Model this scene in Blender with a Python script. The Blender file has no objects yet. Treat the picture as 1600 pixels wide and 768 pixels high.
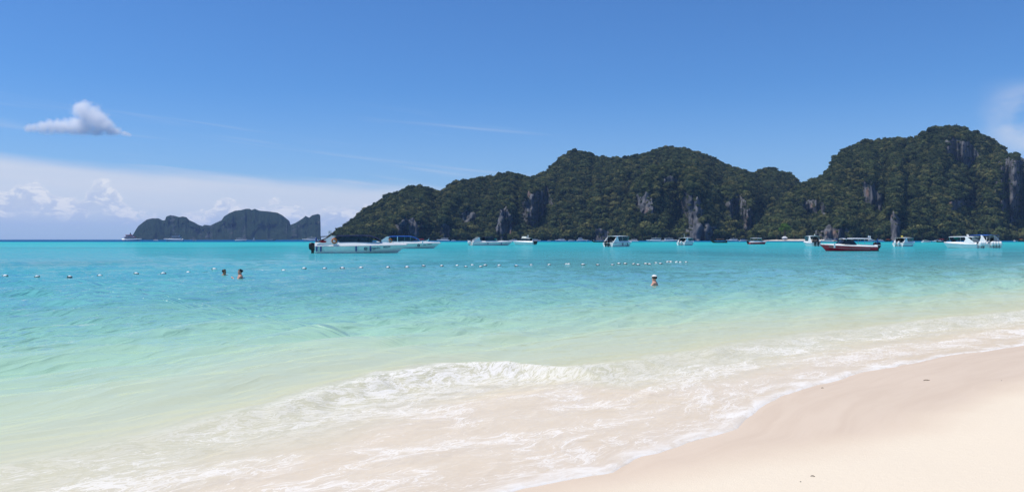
import bpy, bmesh, math, random
import numpy as np
from mathutils import Vector, Matrix

random.seed(7)
R = math.radians
SC = bpy.context.scene
COL = SC.collection

# ------------------------------------------------------------------ camera
F = 1255.7      # focal length in pixels of the 1600 px wide photograph
H = 1.7         # eye height above the water
HOR = 374.0     # pixel row of the horizon
cam = bpy.data.cameras.new("camera")
cam.sensor_width = 36.0
cam.lens = 36.0 * F / 1600.0
cam.shift_y = -10.0 / 1600.0
cam.clip_start = 0.1
cam.clip_end = 60000.0
cam_o = bpy.data.objects.new("camera", cam)
cam_o.location = (0, 0, H)
cam_o.rotation_euler = (R(90), 0, 0)
COL.objects.link(cam_o)
SC.camera = cam_o

# ------------------------------------------------------------------ sky, sun, exposure
SUN_AZ, SUN_EL = R(-92), R(66)
world = bpy.data.worlds.new("World")
SC.world = world
world.use_nodes = True


class NT:
    """small helper for building node trees"""
    def __init__(self, tree):
        self.t = tree
        self.t.nodes.clear()

    def n(self, kind, **kw):
        nd = self.t.nodes.new(kind)
        for k, v in kw.items():
            setattr(nd, k, v)
        return nd

    def link(self, a, b):
        self.t.links.new(a, b)

    def put(self, sock, v):
        if hasattr(v, "is_output"):
            self.link(v, sock)
        elif v is not None:
            sock.default_value = v

    def m(self, op, a, b=None, c=None, clamp=False):
        nd = self.n("ShaderNodeMath", operation=op)
        nd.use_clamp = clamp
        for i, v in enumerate((a, b, c)):
            if v is not None:
                self.put(nd.inputs[i], v)
        return nd.outputs[0]

    def sstep(self, x, a, b, lo=0.0, hi=1.0):
        nd = self.n("ShaderNodeMapRange", interpolation_type="SMOOTHSTEP")
        self.put(nd.inputs[0], x)
        for i, v in zip((1, 2, 3, 4), (a, b, lo, hi)):
            self.put(nd.inputs[i], v)
        return nd.outputs[0]

    def noise(self, vec, scale, detail=3.0, rough=0.5, dist=0.0, dim="3D"):
        nd = self.n("ShaderNodeTexNoise", noise_dimensions=dim)
        self.put(nd.inputs["Vector"], vec)
        self.put(nd.inputs["Scale"], scale)
        nd.inputs["Detail"].default_value = detail
        nd.inputs["Roughness"].default_value = rough
        nd.inputs["Distortion"].default_value = dist
        return nd.outputs["Fac"]

    def mixc(self, f, a, b):
        nd = self.n("ShaderNodeMix", data_type="RGBA")
        self.put(nd.inputs[0], f)
        self.put(nd.inputs[6], a)
        self.put(nd.inputs[7], b)
        return nd.outputs[2]

    def comb(self, x, y, z):
        nd = self.n("ShaderNodeCombineXYZ")
        for i, v in enumerate((x, y, z)):
            self.put(nd.inputs[i], v)
        return nd.outputs[0]

    def mixs(self, f, a, b):
        nd = self.n("ShaderNodeMixShader")
        self.put(nd.inputs[0], f)
        self.link(a, nd.inputs[1])
        self.link(b, nd.inputs[2])
        return nd.outputs[0]


def build_world():
    t = NT(world.node_tree)
    sky = t.n("ShaderNodeTexSky", sky_type="NISHITA")
    sky.sun_disc = False
    sky.sun_elevation = SUN_EL
    sky.sun_rotation = SUN_AZ
    sky.altitude = 0
    sky.air_density = 1.0
    sky.dust_density = 0.25
    sky.ozone_density = 2.5
    bg = t.n("ShaderNodeBackground")
    tint = t.n("ShaderNodeMix", data_type="RGBA", blend_type="MULTIPLY")      # deep polarised blue of the photograph
    tint.inputs[0].default_value = 1.0
    t.link(sky.outputs[0], tint.inputs[6])
    tint.inputs[7].default_value = (0.385, 0.67, 1.04, 1)
    t.link(tint.outputs[2], bg.inputs[0])
    bg.inputs[1].default_value = 0.12
    tc = t.n("ShaderNodeTexCoord")
    sp = t.n("ShaderNodeSeparateXYZ")
    t.link(tc.outputs["Generated"], sp.inputs[0])
    az = t.m("MULTIPLY", t.m("ARCTAN2", sp.outputs[0], sp.outputs[1]), 57.2958)
    el = t.m("MULTIPLY", t.m("ARCSINE", sp.outputs[2]), 57.2958)
    # thin high veil of cloud low in the sky, its upper edge slanting down to the right
    wob = t.noise(t.comb(t.m("MULTIPLY", az, 0.05), 0.0, 3.0), 1.0, 2.0)
    edge = t.m("ADD", t.m("MULTIPLY_ADD", az, -0.052, 3.42), t.m("MULTIPLY_ADD", wob, 0.8, -0.4))
    vn = t.noise(t.comb(t.m("MULTIPLY", az, 0.12), t.m("MULTIPLY_ADD", el, 0.7, t.m("MULTIPLY", az, 0.04)), 0.5), 1.0, 3.0)
    veil = t.sstep(t.m("ADD", t.m("SUBTRACT", edge, el), t.m("MULTIPLY_ADD", vn, 0.9, -0.45)), -0.25, 0.85)
    veil = t.m("MULTIPLY", veil, t.m("MULTIPLY_ADD", vn, 0.35, 0.68))
    side = t.sstep(az, 14.0, -6.0)
    veil = t.m("MULTIPLY", veil, side, clamp=True)
    # heaped cumulus far away in the bank: bright tops that dissolve downwards
    fc = t.n("ShaderNodeFloatCurve")
    cm = fc.mapping.curves[0]
    tops = [(0, 300), (28, 281), (62, 287), (112, 303), (132, 300), (152, 279), (176, 290), (202, 318), (262, 336), (320, 326), (350, 309), (376, 320), (402, 326), (440, 314), (472, 328), (520, 318), (560, 322), (620, 332)]
    pts = []
    for (px_, py_) in tops:
        a_ = math.degrees(math.atan((px_ - 800) / F)); e_ = math.degrees(math.atan((HOR - py_) / F * math.cos(math.radians(a_))))
        pts.append(((a_ + 40) / 40.0, e_ / 6.0))
    cm.points[0].location = (0.0, pts[0][1]); cm.points[1].location = (1.0, 0.1)
    for p_ in pts: cm.points.new(*p_)
    fc.mapping.update()
    t.put(fc.inputs["Value"], t.m("MULTIPLY_ADD", az, 0.025, 1.0))
    ctop = t.m("MULTIPLY", fc.outputs[0], 6.0)
    pn = t.noise(t.comb(t.m("MULTIPLY", az, 0.75), t.m("MULTIPLY", el, 1.2), 1.7), 1.0, 5.0, 0.62, 0.3)
    dep = t.m("ADD", t.m("SUBTRACT", ctop, el), t.m("MULTIPLY_ADD", pn, 3.0, -1.6))
    puff = t.m("MULTIPLY", t.sstep(dep, 0.0, 0.22), t.sstep(dep, 3.6, 0.5))
    puff = t.m("MULTIPLY", puff, t.m("MULTIPLY", t.sstep(el, 0.35, 1.5), t.sstep(az, -7.0, -10.0)))
    pn2 = t.noise(t.comb(t.m("MULTIPLY", az, 0.80), t.m("MULTIPLY", el, 1.5), 6.2), 1.0, 4.0, 0.62, 0.5)
    shade = t.m("MAXIMUM", t.m("MULTIPLY", t.sstep(dep, 0.9, 0.1), 0.75), t.sstep(t.m("ADD", pn2, t.m("MULTIPLY", dep, -0.07)), 0.38, 0.56))
    puff = t.m("MULTIPLY", puff, t.m("MULTIPLY_ADD", t.sstep(pn2, 0.30, 0.55), 0.55, 0.45))
    # long cirrus streaks
    sv = t.comb(t.m("MULTIPLY", az, 0.035), t.m("MULTIPLY_ADD", el, 0.85, t.m("MULTIPLY", az, 0.085)), 5.1)
    s1 = t.noise(sv, 1.3, 3.0, 0.6, 0.4)
    streak = t.sstep(s1, 0.52, 0.80)
    swin = t.m("MULTIPLY", t.sstep(el, 2.5, 4.5), t.sstep(el, 10.0, 6.5))
    streak = t.m("MULTIPLY", t.m("MULTIPLY", streak, swin), t.m("MULTIPLY", t.sstep(az, 8.0, -4.0), 0.40))
    # pale cloud coming in from the right
    rn = t.noise(t.comb(t.m("MULTIPLY", az, 0.25), t.m("MULTIPLY", el, 0.45), 9.0), 1.0, 3.0, 0.55, 0.3)
    rc = t.m("MULTIPLY", t.sstep(az, 29.6, 33.2), t.m("MULTIPLY", t.sstep(el, 4.2, 6.6), t.sstep(el, 10.0, 7.6)))
    rc = t.m("MULTIPLY", rc, t.sstep(rn, 0.25, 0.62))
    rc = t.m("MULTIPLY", rc, t.m("MULTIPLY", t.sstep(az, 62.0, 44.0), 0.85))
    haze = t.m("MULTIPLY", t.sstep(el, 11.0, 0.0), 0.40)
    up = t.sstep(sp.outputs[2], -0.002, 0.002)
    white = t.n("ShaderNodeBackground")
    white.inputs[0].default_value = (0.70, 0.735, 0.83, 1)
    hz = t.n("ShaderNodeBackground")
    hz.inputs[0].default_value = (0.44, 0.57, 0.84, 1)
    s = t.mixs(t.m("MULTIPLY", haze, up), bg.outputs[0], hz.outputs[0])
    s = t.mixs(t.m("MULTIPLY", streak, up), s, white.outputs[0])
    s = t.mixs(t.m("MULTIPLY", rc, up), s, white.outputs[0])
    lowv = t.sstep(el, 0.0, 2.4, 0.35, 0.92)
    s = t.mixs(t.m("MULTIPLY", t.m("MULTIPLY", veil, lowv), up), s, white.outputs[0])
    pb = t.n("ShaderNodeBackground")
    t.link(t.mixc(shade, (0.50, 0.59, 0.78, 1), (0.80, 0.825, 0.885, 1)), pb.inputs[0])
    s = t.mixs(t.m("MULTIPLY", t.m("MULTIPLY", puff, 0.92), up), s, pb.outputs[0])
    out = t.n("ShaderNodeOutputWorld")
    t.link(s, out.inputs[0])


build_world()
world.cycles.sampling_method = "MANUAL"
world.cycles.sample_map_resolution = 256

sun = bpy.data.lights.new("sun", "SUN")
sun.energy = 4.4
sun.angle = R(0.53)
sun.color = (1.0, 0.945, 0.85)
sun_o = bpy.data.objects.new("sun", sun)
SUN_DIR = Vector((math.cos(SUN_EL) * math.sin(SUN_AZ), math.cos(SUN_EL) * math.cos(SUN_AZ), math.sin(SUN_EL)))
sun_o.rotation_euler = SUN_DIR.to_track_quat("Z", "Y").to_euler()
sun_o.location = (0, 0, 500)
COL.objects.link(sun_o)

SC.view_settings.view_transform = "Standard"
SC.view_settings.look = "None"
SC.view_settings.gamma = 1.0
SC.view_settings.use_curve_mapping = False
SC.view_settings.exposure = 0.0
SC.render.engine = "CYCLES"
SC.cycles.max_bounces = 16
SC.cycles.diffuse_bounces = 2
SC.cycles.glossy_bounces = 2
SC.cycles.transparent_max_bounces = 12
SC.cycles.volume_bounces = 16
SC.cycles.use_denoising = True
SC.cycles.denoising_prefilter = "ACCURATE"
SC.cycles.denoising_input_passes = "RGB_ALBEDO_NORMAL"
SC.cycles.use_adaptive_sampling = True
SC.cycles.adaptive_threshold = 0.012
SC.cycles.sample_clamp_indirect = 4.0
SC.cycles.sample_clamp_direct = 3.0

# ------------------------------------------------------------------ numeric helpers
def hash2(ix, iy, seed):
    h = (ix.astype(np.int64) * 374761393 + iy.astype(np.int64) * 668265263 + seed * 974634777) & 0xFFFFFFFF
    h = ((h ^ (h >> 13)) * 1274126177) & 0xFFFFFFFF
    h = h ^ (h >> 16)
    return (h & 0xFFFFFF) / float(0xFFFFFF)


def vnoise(x, y, seed=0):
    x = np.asarray(x, float); y = np.asarray(y, float)
    x, y = np.broadcast_arrays(x, y)
    ix = np.floor(x); iy = np.floor(y)
    fx = x - ix; fy = y - iy
    fx = fx * fx * fx * (fx * (fx * 6 - 15) + 10)
    fy = fy * fy * fy * (fy * (fy * 6 - 15) + 10)
    a = hash2(ix, iy, seed); b = hash2(ix + 1, iy, seed)
    c = hash2(ix, iy + 1, seed); d = hash2(ix + 1, iy + 1, seed)
    return (a + (b - a) * fx) * (1 - fy) + (c + (d - c) * fx) * fy


def fbm(x, y, seed=0, octv=4, gain=0.5):
    s = 0.0; amp = 1.0; tot = 0.0
    x = np.asarray(x, float); y = np.asarray(y, float)
    for i in range(octv):
        s = s + amp * vnoise(x, y, seed + i * 17)
        tot += amp
        amp *= gain
        x = x * 2.03 + 11.3; y = y * 2.03 + 5.7
    return s / tot * 2 - 1          # about -1..1


def smooth(x, a, b):
    t = np.clip((x - a) / (b - a), 0, 1)
    return t * t * (3 - 2 * t)


def px_point(px, py, d):
    return Vector(((px - 800) / F * d, d, H - (py - HOR) / F * d))


def on_water(px, py):
    d = F * H / (py - HOR)
    return (px - 800) / F * d, d


# ------------------------------------------------------------------ object helpers
def tag(o, label=None, cat=None, group=None, kind=None):
    if label: o["label"] = label
    if cat: o["category"] = cat
    if group: o["group"] = group
    if kind: o["kind"] = kind
    return o


def link(o, parent=None):
    COL.objects.link(o)
    if parent is not None:
        o.parent = parent
    return o


def empty(name, loc=(0, 0, 0), rz=0.0):
    o = bpy.data.objects.new(name, None)
    o.empty_display_size = 0.2
    o.location = loc
    o.rotation_euler = (0, 0, rz)
    return link(o)


class MB:
    """collects vertices and faces, builds one mesh object"""
    def __init__(self):
        self.v = []; self.f = []

    def add(self, vs, fs):
        k = len(self.v)
        self.v += [tuple(p) for p in vs]
        self.f += [tuple(i + k for i in q) for q in fs]
        return self

    def box(self, c, s, taper=1.0, rot=None):
        vs = []
        for z, k in ((-.5, 1), (.5, taper)):
            for x, y in ((-.5, -.5), (.5, -.5), (.5, .5), (-.5, .5)):
                p = Vector((x * s[0] * k, y * s[1] * k, z * s[2]))
                if rot is not None: p = rot @ p
                vs.append(p + Vector(c))
        return self.add(vs, [(3, 2, 1, 0), (4, 5, 6, 7), (0, 1, 5, 4), (1, 2, 6, 5), (2, 3, 7, 6), (3, 0, 4, 7)])

    def tube(self, pts, r, n=8, cap=True):
        pts = [Vector(p) for p in pts]
        rs = r if isinstance(r, (list, tuple)) else [r] * len(pts)
        vs = []; fs = []
        prev = None
        for i, p in enumerate(pts):
            d = (pts[min(i + 1, len(pts) - 1)] - pts[max(i - 1, 0)]).normalized()
            a = Vector((0, 0, 1)) if abs(d.z) < 0.9 else Vector((1, 0, 0))
            if prev is not None: a = prev
            u = (a - d * a.dot(d)).normalized()
            prev = u
            w = d.cross(u)
            for k in range(n):
                an = 2 * math.pi * k / n
                vs.append(p + (u * math.cos(an) + w * math.sin(an)) * rs[i])
        for i in range(len(pts) - 1):
            for k in range(n):
                fs.append((i * n + k, i * n + (k + 1) % n, (i + 1) * n + (k + 1) % n, (i + 1) * n + k))
        if cap:
            fs.append(tuple(range(n - 1, -1, -1)))
            fs.append(tuple(range((len(pts) - 1) * n, len(pts) * n)))
        return self.add(vs, fs)

    def loft(self, rings, close=True, caps=True):
        n = len(rings[0]); vs = [p for r in rings for p in r]; fs = []
        for i in range(len(rings) - 1):
            for k in range(n if close else n - 1):
                fs.append((i * n + k, i * n + (k + 1) % n, (i + 1) * n + (k + 1) % n, (i + 1) * n + k))
        if caps:
            fs.append(tuple(range(n - 1, -1, -1)))
            fs.append(tuple(range((len(rings) - 1) * n, len(rings) * n)))
        return self.add(vs, fs)

    def ellipsoid(self, c, r, seg=12, rings=8):
        vs = [(c[0], c[1], c[2] - r[2])]
        for i in range(1, rings):
            ph = math.pi * i / rings
            for k in range(seg):
                a = 2 * math.pi * k / seg
                vs.append((c[0] + r[0] * math.sin(ph) * math.cos(a), c[1] + r[1] * math.sin(ph) * math.sin(a), c[2] - r[2] * math.cos(ph)))
        vs.append((c[0], c[1], c[2] + r[2]))
        fs = []
        for k in range(seg):
            fs.append((0, 1 + (k + 1) % seg, 1 + k))
        for i in range(rings - 2):
            for k in range(seg):
                a = 1 + i * seg
                fs.append((a + k, a + (k + 1) % seg, a + seg + (k + 1) % seg, a + seg + k))
        a = 1 + (rings - 2) * seg
        for k in range(seg):
            fs.append((a + k, a + (k + 1) % seg, len(vs) - 1))
        return self.add(vs, fs)

    def torus(self, c, R0, r, axis="y", seg=20, n=8):
        vs = []; fs = []
        for i in range(seg):
            a = 2 * math.pi * i / seg
            for k in range(n):
                b = 2 * math.pi * k / n
                q = R0 + r * math.cos(b)
                x, y, z = q * math.cos(a), r * math.sin(b), q * math.sin(a)
                if axis == "x": x, y = y, x
                vs.append((c[0] + x, c[1] + y, c[2] + z))
        for i in range(seg):
            for k in range(n):
                fs.append((i * n + k, i * n + (k + 1) % n, ((i + 1) % seg) * n + (k + 1) % n, ((i + 1) % seg) * n + k))
        return self.add(vs, fs)

    def mesh(self, name, m, smooth_angle=None):
        me = bpy.data.meshes.new(name)
        me.from_pydata(self.v, [], self.f)
        me.update()
        bm = bmesh.new(); bm.from_mesh(me)
        bmesh.ops.recalc_face_normals(bm, faces=bm.faces)
        bm.to_mesh(me); bm.free()
        if m is not None: me.materials.append(m)
        if smooth_angle:
            me.polygons.foreach_set("use_smooth", [True] * len(me.polygons))
            try:
                me.set_sharp_from_angle(angle=R(smooth_angle))
            except Exception:
                pass
        return me

    def build(self, name, m, parent=None, smooth_angle=35):
        return link(bpy.data.objects.new(name, self.mesh(name, m, smooth_angle)), parent)


def grid_mesh(name, P, mats, attrs=None, smoothf=True, keep=None):
    """P: (rows, cols, 3) array -> mesh with float / vector / colour point attributes"""
    r, c = P.shape[:2]
    idx = np.arange(r * c).reshape(r, c)
    q = np.stack([idx[:-1, :-1], idx[:-1, 1:], idx[1:, 1:], idx[1:, :-1]], -1).reshape(-1, 4)
    if keep is not None:
        q = q[keep.reshape(-1)]
        used = np.zeros(r * c, bool); used[q.ravel()] = True
        new = np.cumsum(used) - 1
        q = new[q]
    else:
        used = np.ones(r * c, bool)
    V = P.reshape(-1, 3)[used]
    me = bpy.data.meshes.new(name)
    me.vertices.add(len(V)); me.vertices.foreach_set("co", V.astype(np.float32).ravel())
    me.loops.add(len(q) * 4); me.loops.foreach_set("vertex_index", q.astype(np.int32).ravel())
    me.polygons.add(len(q))
    me.polygons.foreach_set("loop_start", np.arange(0, len(q) * 4, 4, dtype=np.int32))
    me.polygons.foreach_set("loop_total", np.full(len(q), 4, np.int32))
    if smoothf:
        me.polygons.foreach_set("use_smooth", np.ones(len(q), bool))
    me.update(calc_edges=True)
    me.validate()
    for k, a in (attrs or {}).items():
        if a.ndim == 2:
            at = me.attributes.new(k, "FLOAT", "POINT"); at.data.foreach_set("value", a.reshape(-1)[used].astype(np.float32))
        elif a.shape[2] == 3:
            at = me.attributes.new(k, "FLOAT_VECTOR", "POINT"); at.data.foreach_set("vector", a.reshape(-1, 3)[used].astype(np.float32).ravel())
        else:
            at = me.attributes.new(k, "FLOAT_COLOR", "POINT"); at.data.foreach_set("color", a.reshape(-1, 4)[used].astype(np.float32).ravel())
    for m in mats: me.materials.append(m)
    return me


# ------------------------------------------------------------------ materials
MATS = {}


def mat(name, col, rough=0.5, spec=0.5, metal=0.0, var=0.08, scale=6.0, alpha=None, coat=0.0):
    if name in MATS: return MATS[name]
    m = bpy.data.materials.new(name); m.use_nodes = True
    t = NT(m.node_tree)
    tc = t.n("ShaderNodeTexCoord")
    nz = t.noise(tc.outputs["Object"], scale, 4.0, 0.6)
    c2 = tuple(max(0.0, x * (1 - var * 2)) for x in col) + (1,)
    c1 = tuple(min(1.0, x * (1 + var)) for x in col) + (1,)
    b = t.n("ShaderNodeBsdfPrincipled")
    t.link(t.mixc(t.sstep(nz, 0.3, 0.7), c2, c1), b.inputs["Base Color"])
    b.inputs["Roughness"].default_value = rough
    b.inputs["Specular IOR Level"].default_value = spec
    b.inputs["Metallic"].default_value = metal
    if coat: b.inputs["Coat Weight"].default_value = coat
    out = t.n("ShaderNodeOutputMaterial")
    s = b.outputs[0]
    if alpha is not None:
        tr = t.n("ShaderNodeBsdfTransparent")
        s = t.mixs(alpha, tr.outputs[0], s)
    t.link(s, out.inputs[0])
    MATS[name] = m
    return m


def attr(t, name, what="Fac"):
    nd = t.n("ShaderNodeAttribute"); nd.attribute_name = name
    return nd.outputs[what]


def sand_material():
    m = bpy.data.materials.new("coral_sand"); m.use_nodes = True
    t = NT(m.node_tree)
    geo = t.n("ShaderNodeNewGeometry")
    pos = geo.outputs["Position"]
    wet = attr(t, "wet")
    n1 = t.noise(pos, 0.9, 4.0, 0.55)
    n2 = t.noise(pos, 90.0, 3.0, 0.7)
    n3 = t.noise(pos, 420.0, 2.0, 0.7)
    sh = attr(t, "shore", "Vector")
    sps = t.n("ShaderNodeSeparateXYZ"); t.link(sh, sps.inputs[0])
    rill = t.noise(t.comb(t.m("MULTIPLY", sps.outputs[0], 0.55), t.m("MULTIPLY", sps.outputs[1], 5.0), 0.0), 1.0, 4.0, 0.6, 0.6)
    w = t.sstep(t.m("ADD", wet, t.m("ADD", t.m("MULTIPLY_ADD", n1, 0.5, -0.25), t.m("MULTIPLY_ADD", rill, 0.30, -0.15))), 0.15, 0.85)
    dry = t.mixc(n2, (0.68, 0.585, 0.45, 1), (0.77, 0.675, 0.535, 1))
    wetc = t.mixc(t.sstep(rill, 0.3, 0.7), (0.615, 0.49, 0.365, 1), (0.66, 0.535, 0.405, 1))
    c = t.mixc(w, dry, wetc)
    c = t.mixc(t.sstep(sps.outputs[1], 0.1, 1.0), c, t.mixc(rill, (0.72, 0.605, 0.47, 1), (0.80, 0.70, 0.57, 1)))   # always under water, colour lightened for sunlight the water sheet takes away
    speck = t.sstep(n3, 0.70, 0.76)
    c = t.mixc(t.m("MULTIPLY", speck, 0.25), c, (0.40, 0.31, 0.24, 1))
    b = t.n("ShaderNodeBsdfPrincipled")
    t.link(c, b.inputs["Base Color"])
    t.put(b.inputs["Roughness"], t.m("MULTIPLY_ADD", w, -0.42, 0.92))
    t.put(b.inputs["Specular IOR Level"], t.m("MULTIPLY_ADD", w, 0.08, 0.08))
    bump = t.n("ShaderNodeBump")
    bump.inputs["Strength"].default_value = 0.35
    bump.inputs["Distance"].default_value = 0.012
    hgt = t.m("ADD", t.m("MULTIPLY", n2, t.m("MULTIPLY_ADD", w, -0.75, 0.95)), t.m("MULTIPLY", t.noise(pos, 14.0, 4.0, 0.6), t.m("MULTIPLY_ADD", w, -1.0, 1.3)))
    t.link(hgt, bump.inputs["Height"])
    t.link(bump.outputs[0], b.inputs["Normal"])
    out = t.n("ShaderNodeOutputMaterial")
    t.link(b.outputs[0], out.inputs[0])
    return m


def water_material(foamy):
    m = bpy.data.materials.new("sea_water"); m.use_nodes = True
    t = NT(m.node_tree)
    geo = t.n("ShaderNodeNewGeometry")
    pos = geo.outputs["Position"]
    body = attr(t, "body", "Color")
    sh = attr(t, "shore", "Vector")              # along shore, offshore of the breaker, offshore of the waterline
    sp = t.n("ShaderNodeSeparateXYZ"); t.link(sh, sp.inputs[0])
    A, W, E = sp.outputs
    op = attr(t, "opacity")
    brk = attr(t, "breaker")
    # ripples: short-crested wavelets lying along the shore
    def rip(ka, kw, det, seed, dist=0.15):
        return t.noise(t.comb(t.m("MULTIPLY", A, ka), t.m("MULTIPLY", W, kw), seed), 1.0, det, 0.55, dist)
    def ridge(v):
        return t.m("SUBTRACT", 1.0, t.m("ABSOLUTE", t.m("MULTIPLY_ADD", v, 2.0, -1.0)))
    r0 = rip(0.22, 0.55, 2.0, 1.0)
    r1 = ridge(rip(0.50, 1.7, 2.0, 4.0))
    r2 = ridge(rip(1.9, 5.2, 2.0, 8.0))
    patch = t.sstep(t.noise(t.comb(t.m("MULTIPLY", A, 0.05), t.m("MULTIPLY", W, 0.11), 2.0), 1.0, 4.0, 0.6), 0.38, 0.66)
    hgt = t.m("ADD", t.m("MULTIPLY", r0, 0.06), t.m("MULTIPLY", r1, 0.16))
    hgt = t.m("ADD", hgt, t.m("MULTIPLY", r2, t.m("MULTIPLY_ADD", patch, 0.060, 0.020)))
    calm = t.sstep(W, -1.0, 9.0, 0.16, 1.0)
    bump = t.n("ShaderNodeBump")
    bump.inputs["Distance"].default_value = 1.0
    t.put(bump.inputs["Strength"], t.m("MULTIPLY", calm, 0.9))
    t.link(hgt, bump.inputs["Height"])
    nrm = bump.outputs[0]
    fr = t.n("ShaderNodeFresnel"); fr.inputs[0].default_value = 1.33
    t.link(nrm, fr.inputs["Normal"])
    # a rough sea never mirrors fully at grazing angles: wave faces hide one another
    refl = t.m("MULTIPLY", t.m("DIVIDE", t.m("MULTIPLY", fr.outputs[0], 0.95), t.m("ADD", fr.outputs[0], 0.30)), attr(t, "sheen"))
    gl = t.n("ShaderNodeBsdfGlossy")
    gl.inputs["Roughness"].default_value = 0.06
    t.link(nrm, gl.inputs["Normal"])
    df = t.n("ShaderNodeBsdfDiffuse")
    t.link(body, df.inputs[0])
    t.link(nrm, df.inputs["Normal"])
    tr = t.n("ShaderNodeBsdfTransparent")
    tr.inputs[0].default_value = (0.95, 0.985, 0.965, 1)
    s = t.mixs(op, tr.outputs[0], df.outputs[0])
    s = t.mixs(refl, s, gl.outputs[0])
    out = t.n("ShaderNodeOutputMaterial")
    if not foamy:
        t.link(s, out.inputs[0])
        return m
    # foam -------------------------------------------------------------
    fv = t.comb(t.m("MULTIPLY", A, 1.0), t.m("MULTIPLY", E, 2.1), 0.0)
    warp = t.n("ShaderNodeTexNoise"); warp.inputs["Scale"].default_value = 1.6; warp.inputs["Detail"].default_value = 4.0
    t.link(fv, warp.inputs["Vector"])
    va = t.n("ShaderNodeVectorMath", operation="MULTIPLY_ADD")
    t.link(warp.outputs["Color"], va.inputs[0]); va.inputs[1].default_value = (0.9, 0.9, 0.0); t.link(fv, va.inputs[2])
    wv = va.outputs[0]
    vo = t.n("ShaderNodeTexVoronoi", feature="DISTANCE_TO_EDGE"); vo.inputs["Scale"].default_value = 5.5
    t.link(wv, vo.inputs["Vector"])
    vo2 = t.n("ShaderNodeTexVoronoi", feature="DISTANCE_TO_EDGE"); vo2.inputs["Scale"].default_value = 13.0
    t.link(wv, vo2.inputs["Vector"])
    lace = t.m("MAXIMUM", t.sstep(vo.outputs["Distance"], 0.13, 0.02), t.m("MULTIPLY", t.sstep(vo2.outputs["Distance"], 0.16, 0.02), 0.8))
    big = t.noise(wv, 0.75, 5.0, 0.62, 0.5)
    mid = t.noise(wv, 3.2, 5.0, 0.68, 0.3)
    fine = t.noise(wv, 13.0, 5.0, 0.75)
    inwash = t.m("MULTIPLY", t.sstep(W, 0.25, -0.35), t.sstep(E, 0.0, 0.05))
    cover = t.m("ADD", t.m("MULTIPLY", big, 0.75), t.m("ADD", t.m("MULTIPLY", mid, 0.45), t.m("MULTIPLY", fine, 0.48)))
    wash = t.m("ADD", t.m("MULTIPLY", t.sstep(cover, 0.70, 1.10), 0.34), t.m("MULTIPLY", t.sstep(t.m("ADD", cover, t.m("MULTIPLY_ADD", lace, 0.16, -0.08)), 0.89, 1.00), 0.46))
    wash = t.m("MULTIPLY", wash, inwash)
    # rim of the swash
    rimw = t.m("MULTIPLY_ADD", big, 1.2, -0.42)
    rim = t.m("MULTIPLY", t.sstep(t.m("SUBTRACT", rimw, E), -0.10, 0.22), t.m("MULTIPLY_ADD", t.sstep(mid, 0.35, 0.6), 0.6, 0.35))
    rim = t.m("MAXIMUM", rim, t.m("MULTIPLY", t.sstep(E, 0.06, 0.015), t.sstep(mid, 0.25, 0.6)))
    # tumbling crest
    cr = t.m("MULTIPLY", t.sstep(W, 0.30, -0.05), t.sstep(W, -1.5, -0.25))
    cn = t.m("ADD", t.m("MULTIPLY", mid, 0.55), t.m("MULTIPLY", fine, 0.62))
    crest = t.m("MULTIPLY", t.m("MULTIPLY", cr, brk), t.sstep(cn, 0.50, 0.66))
    foam = t.m("MAXIMUM", t.m("MAXIMUM", wash, rim), crest)
    foam = t.m("MULTIPLY", foam, 0.90, clamp=True)
    fd = t.n("ShaderNodeBsdfDiffuse"); fd.inputs[0].default_value = (0.92, 0.90, 0.855, 1)
    ft = t.n("ShaderNodeBsdfTranslucent"); ft.inputs[0].default_value = (0.86, 0.85, 0.83, 1)
    s = t.mixs(foam, s, t.mixs(0.2, fd.outputs[0], ft.outputs[0]))
    t.link(s, out.inputs[0])
    return m


def rock_ground_material(name, far=False):
    """limestone where the slope is bare, dark leaf litter and scrub elsewhere"""
    m = bpy.data.materials.new(name); m.use_nodes = True
    t = NT(m.node_tree)
    geo = t.n("ShaderNodeNewGeometry")
    pos = geo.outputs["Position"]
    k = 0.35 if far else 1.0
    bare = attr(t, "bare")
    st = t.n("ShaderNodeMapping"); st.inputs["Scale"].default_value = (0.11 * k, 0.11 * k, 0.022 * k)
    t.link(pos, st.inputs[0])
    streak = t.noise(st.outputs[0], 1.0, 5.0, 0.62)
    n1 = t.noise(pos, 0.03 * k, 5.0, 0.6)
    rock = t.mixc(t.sstep(streak, 0.35, 0.65), (0.035, 0.038, 0.045, 1) if far else (0.06, 0.063, 0.07, 1), (0.075, 0.078, 0.085, 1) if far else (0.145, 0.147, 0.155, 1))
    rock = t.mixc(t.m("MULTIPLY", t.sstep(n1, 0.56, 0.70), 0.55), rock, (0.24, 0.13, 0.075, 1))
    g1 = t.noise(pos, 0.16 * k, 5.0, 0.7)
    green = t.mixc(t.sstep(g1, 0.35, 0.65), ((0.010, 0.018, 0.010, 1) if far else (0.014, 0.022, 0.010, 1)), ((0.022, 0.036, 0.016, 1) if far else (0.04, 0.06, 0.022, 1)))
    f = t.sstep(t.m("ADD", bare, t.m("MULTIPLY_ADD", t.noise(pos, 0.07 * k, 5.0, 0.65), 1.5, -0.75)), 0.38, 0.62)
    c = t.mixc(f, green, rock)
    b = t.n("ShaderNodeBsdfDiffuse")
    t.link(c, b.inputs[0])
    bump = t.n("ShaderNodeBump"); bump.inputs["Distance"].default_value = 3.0 / k; bump.inputs["Strength"].default_value = 0.8
    t.link(t.m("ADD", streak, t.m("MULTIPLY", g1, 0.8)), bump.inputs["Height"])
    t.link(bump.outputs[0], b.inputs["Normal"])
    out = t.n("ShaderNodeOutputMaterial")
    t.link(b.outputs[0], out.inputs[0])
    return m


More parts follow.
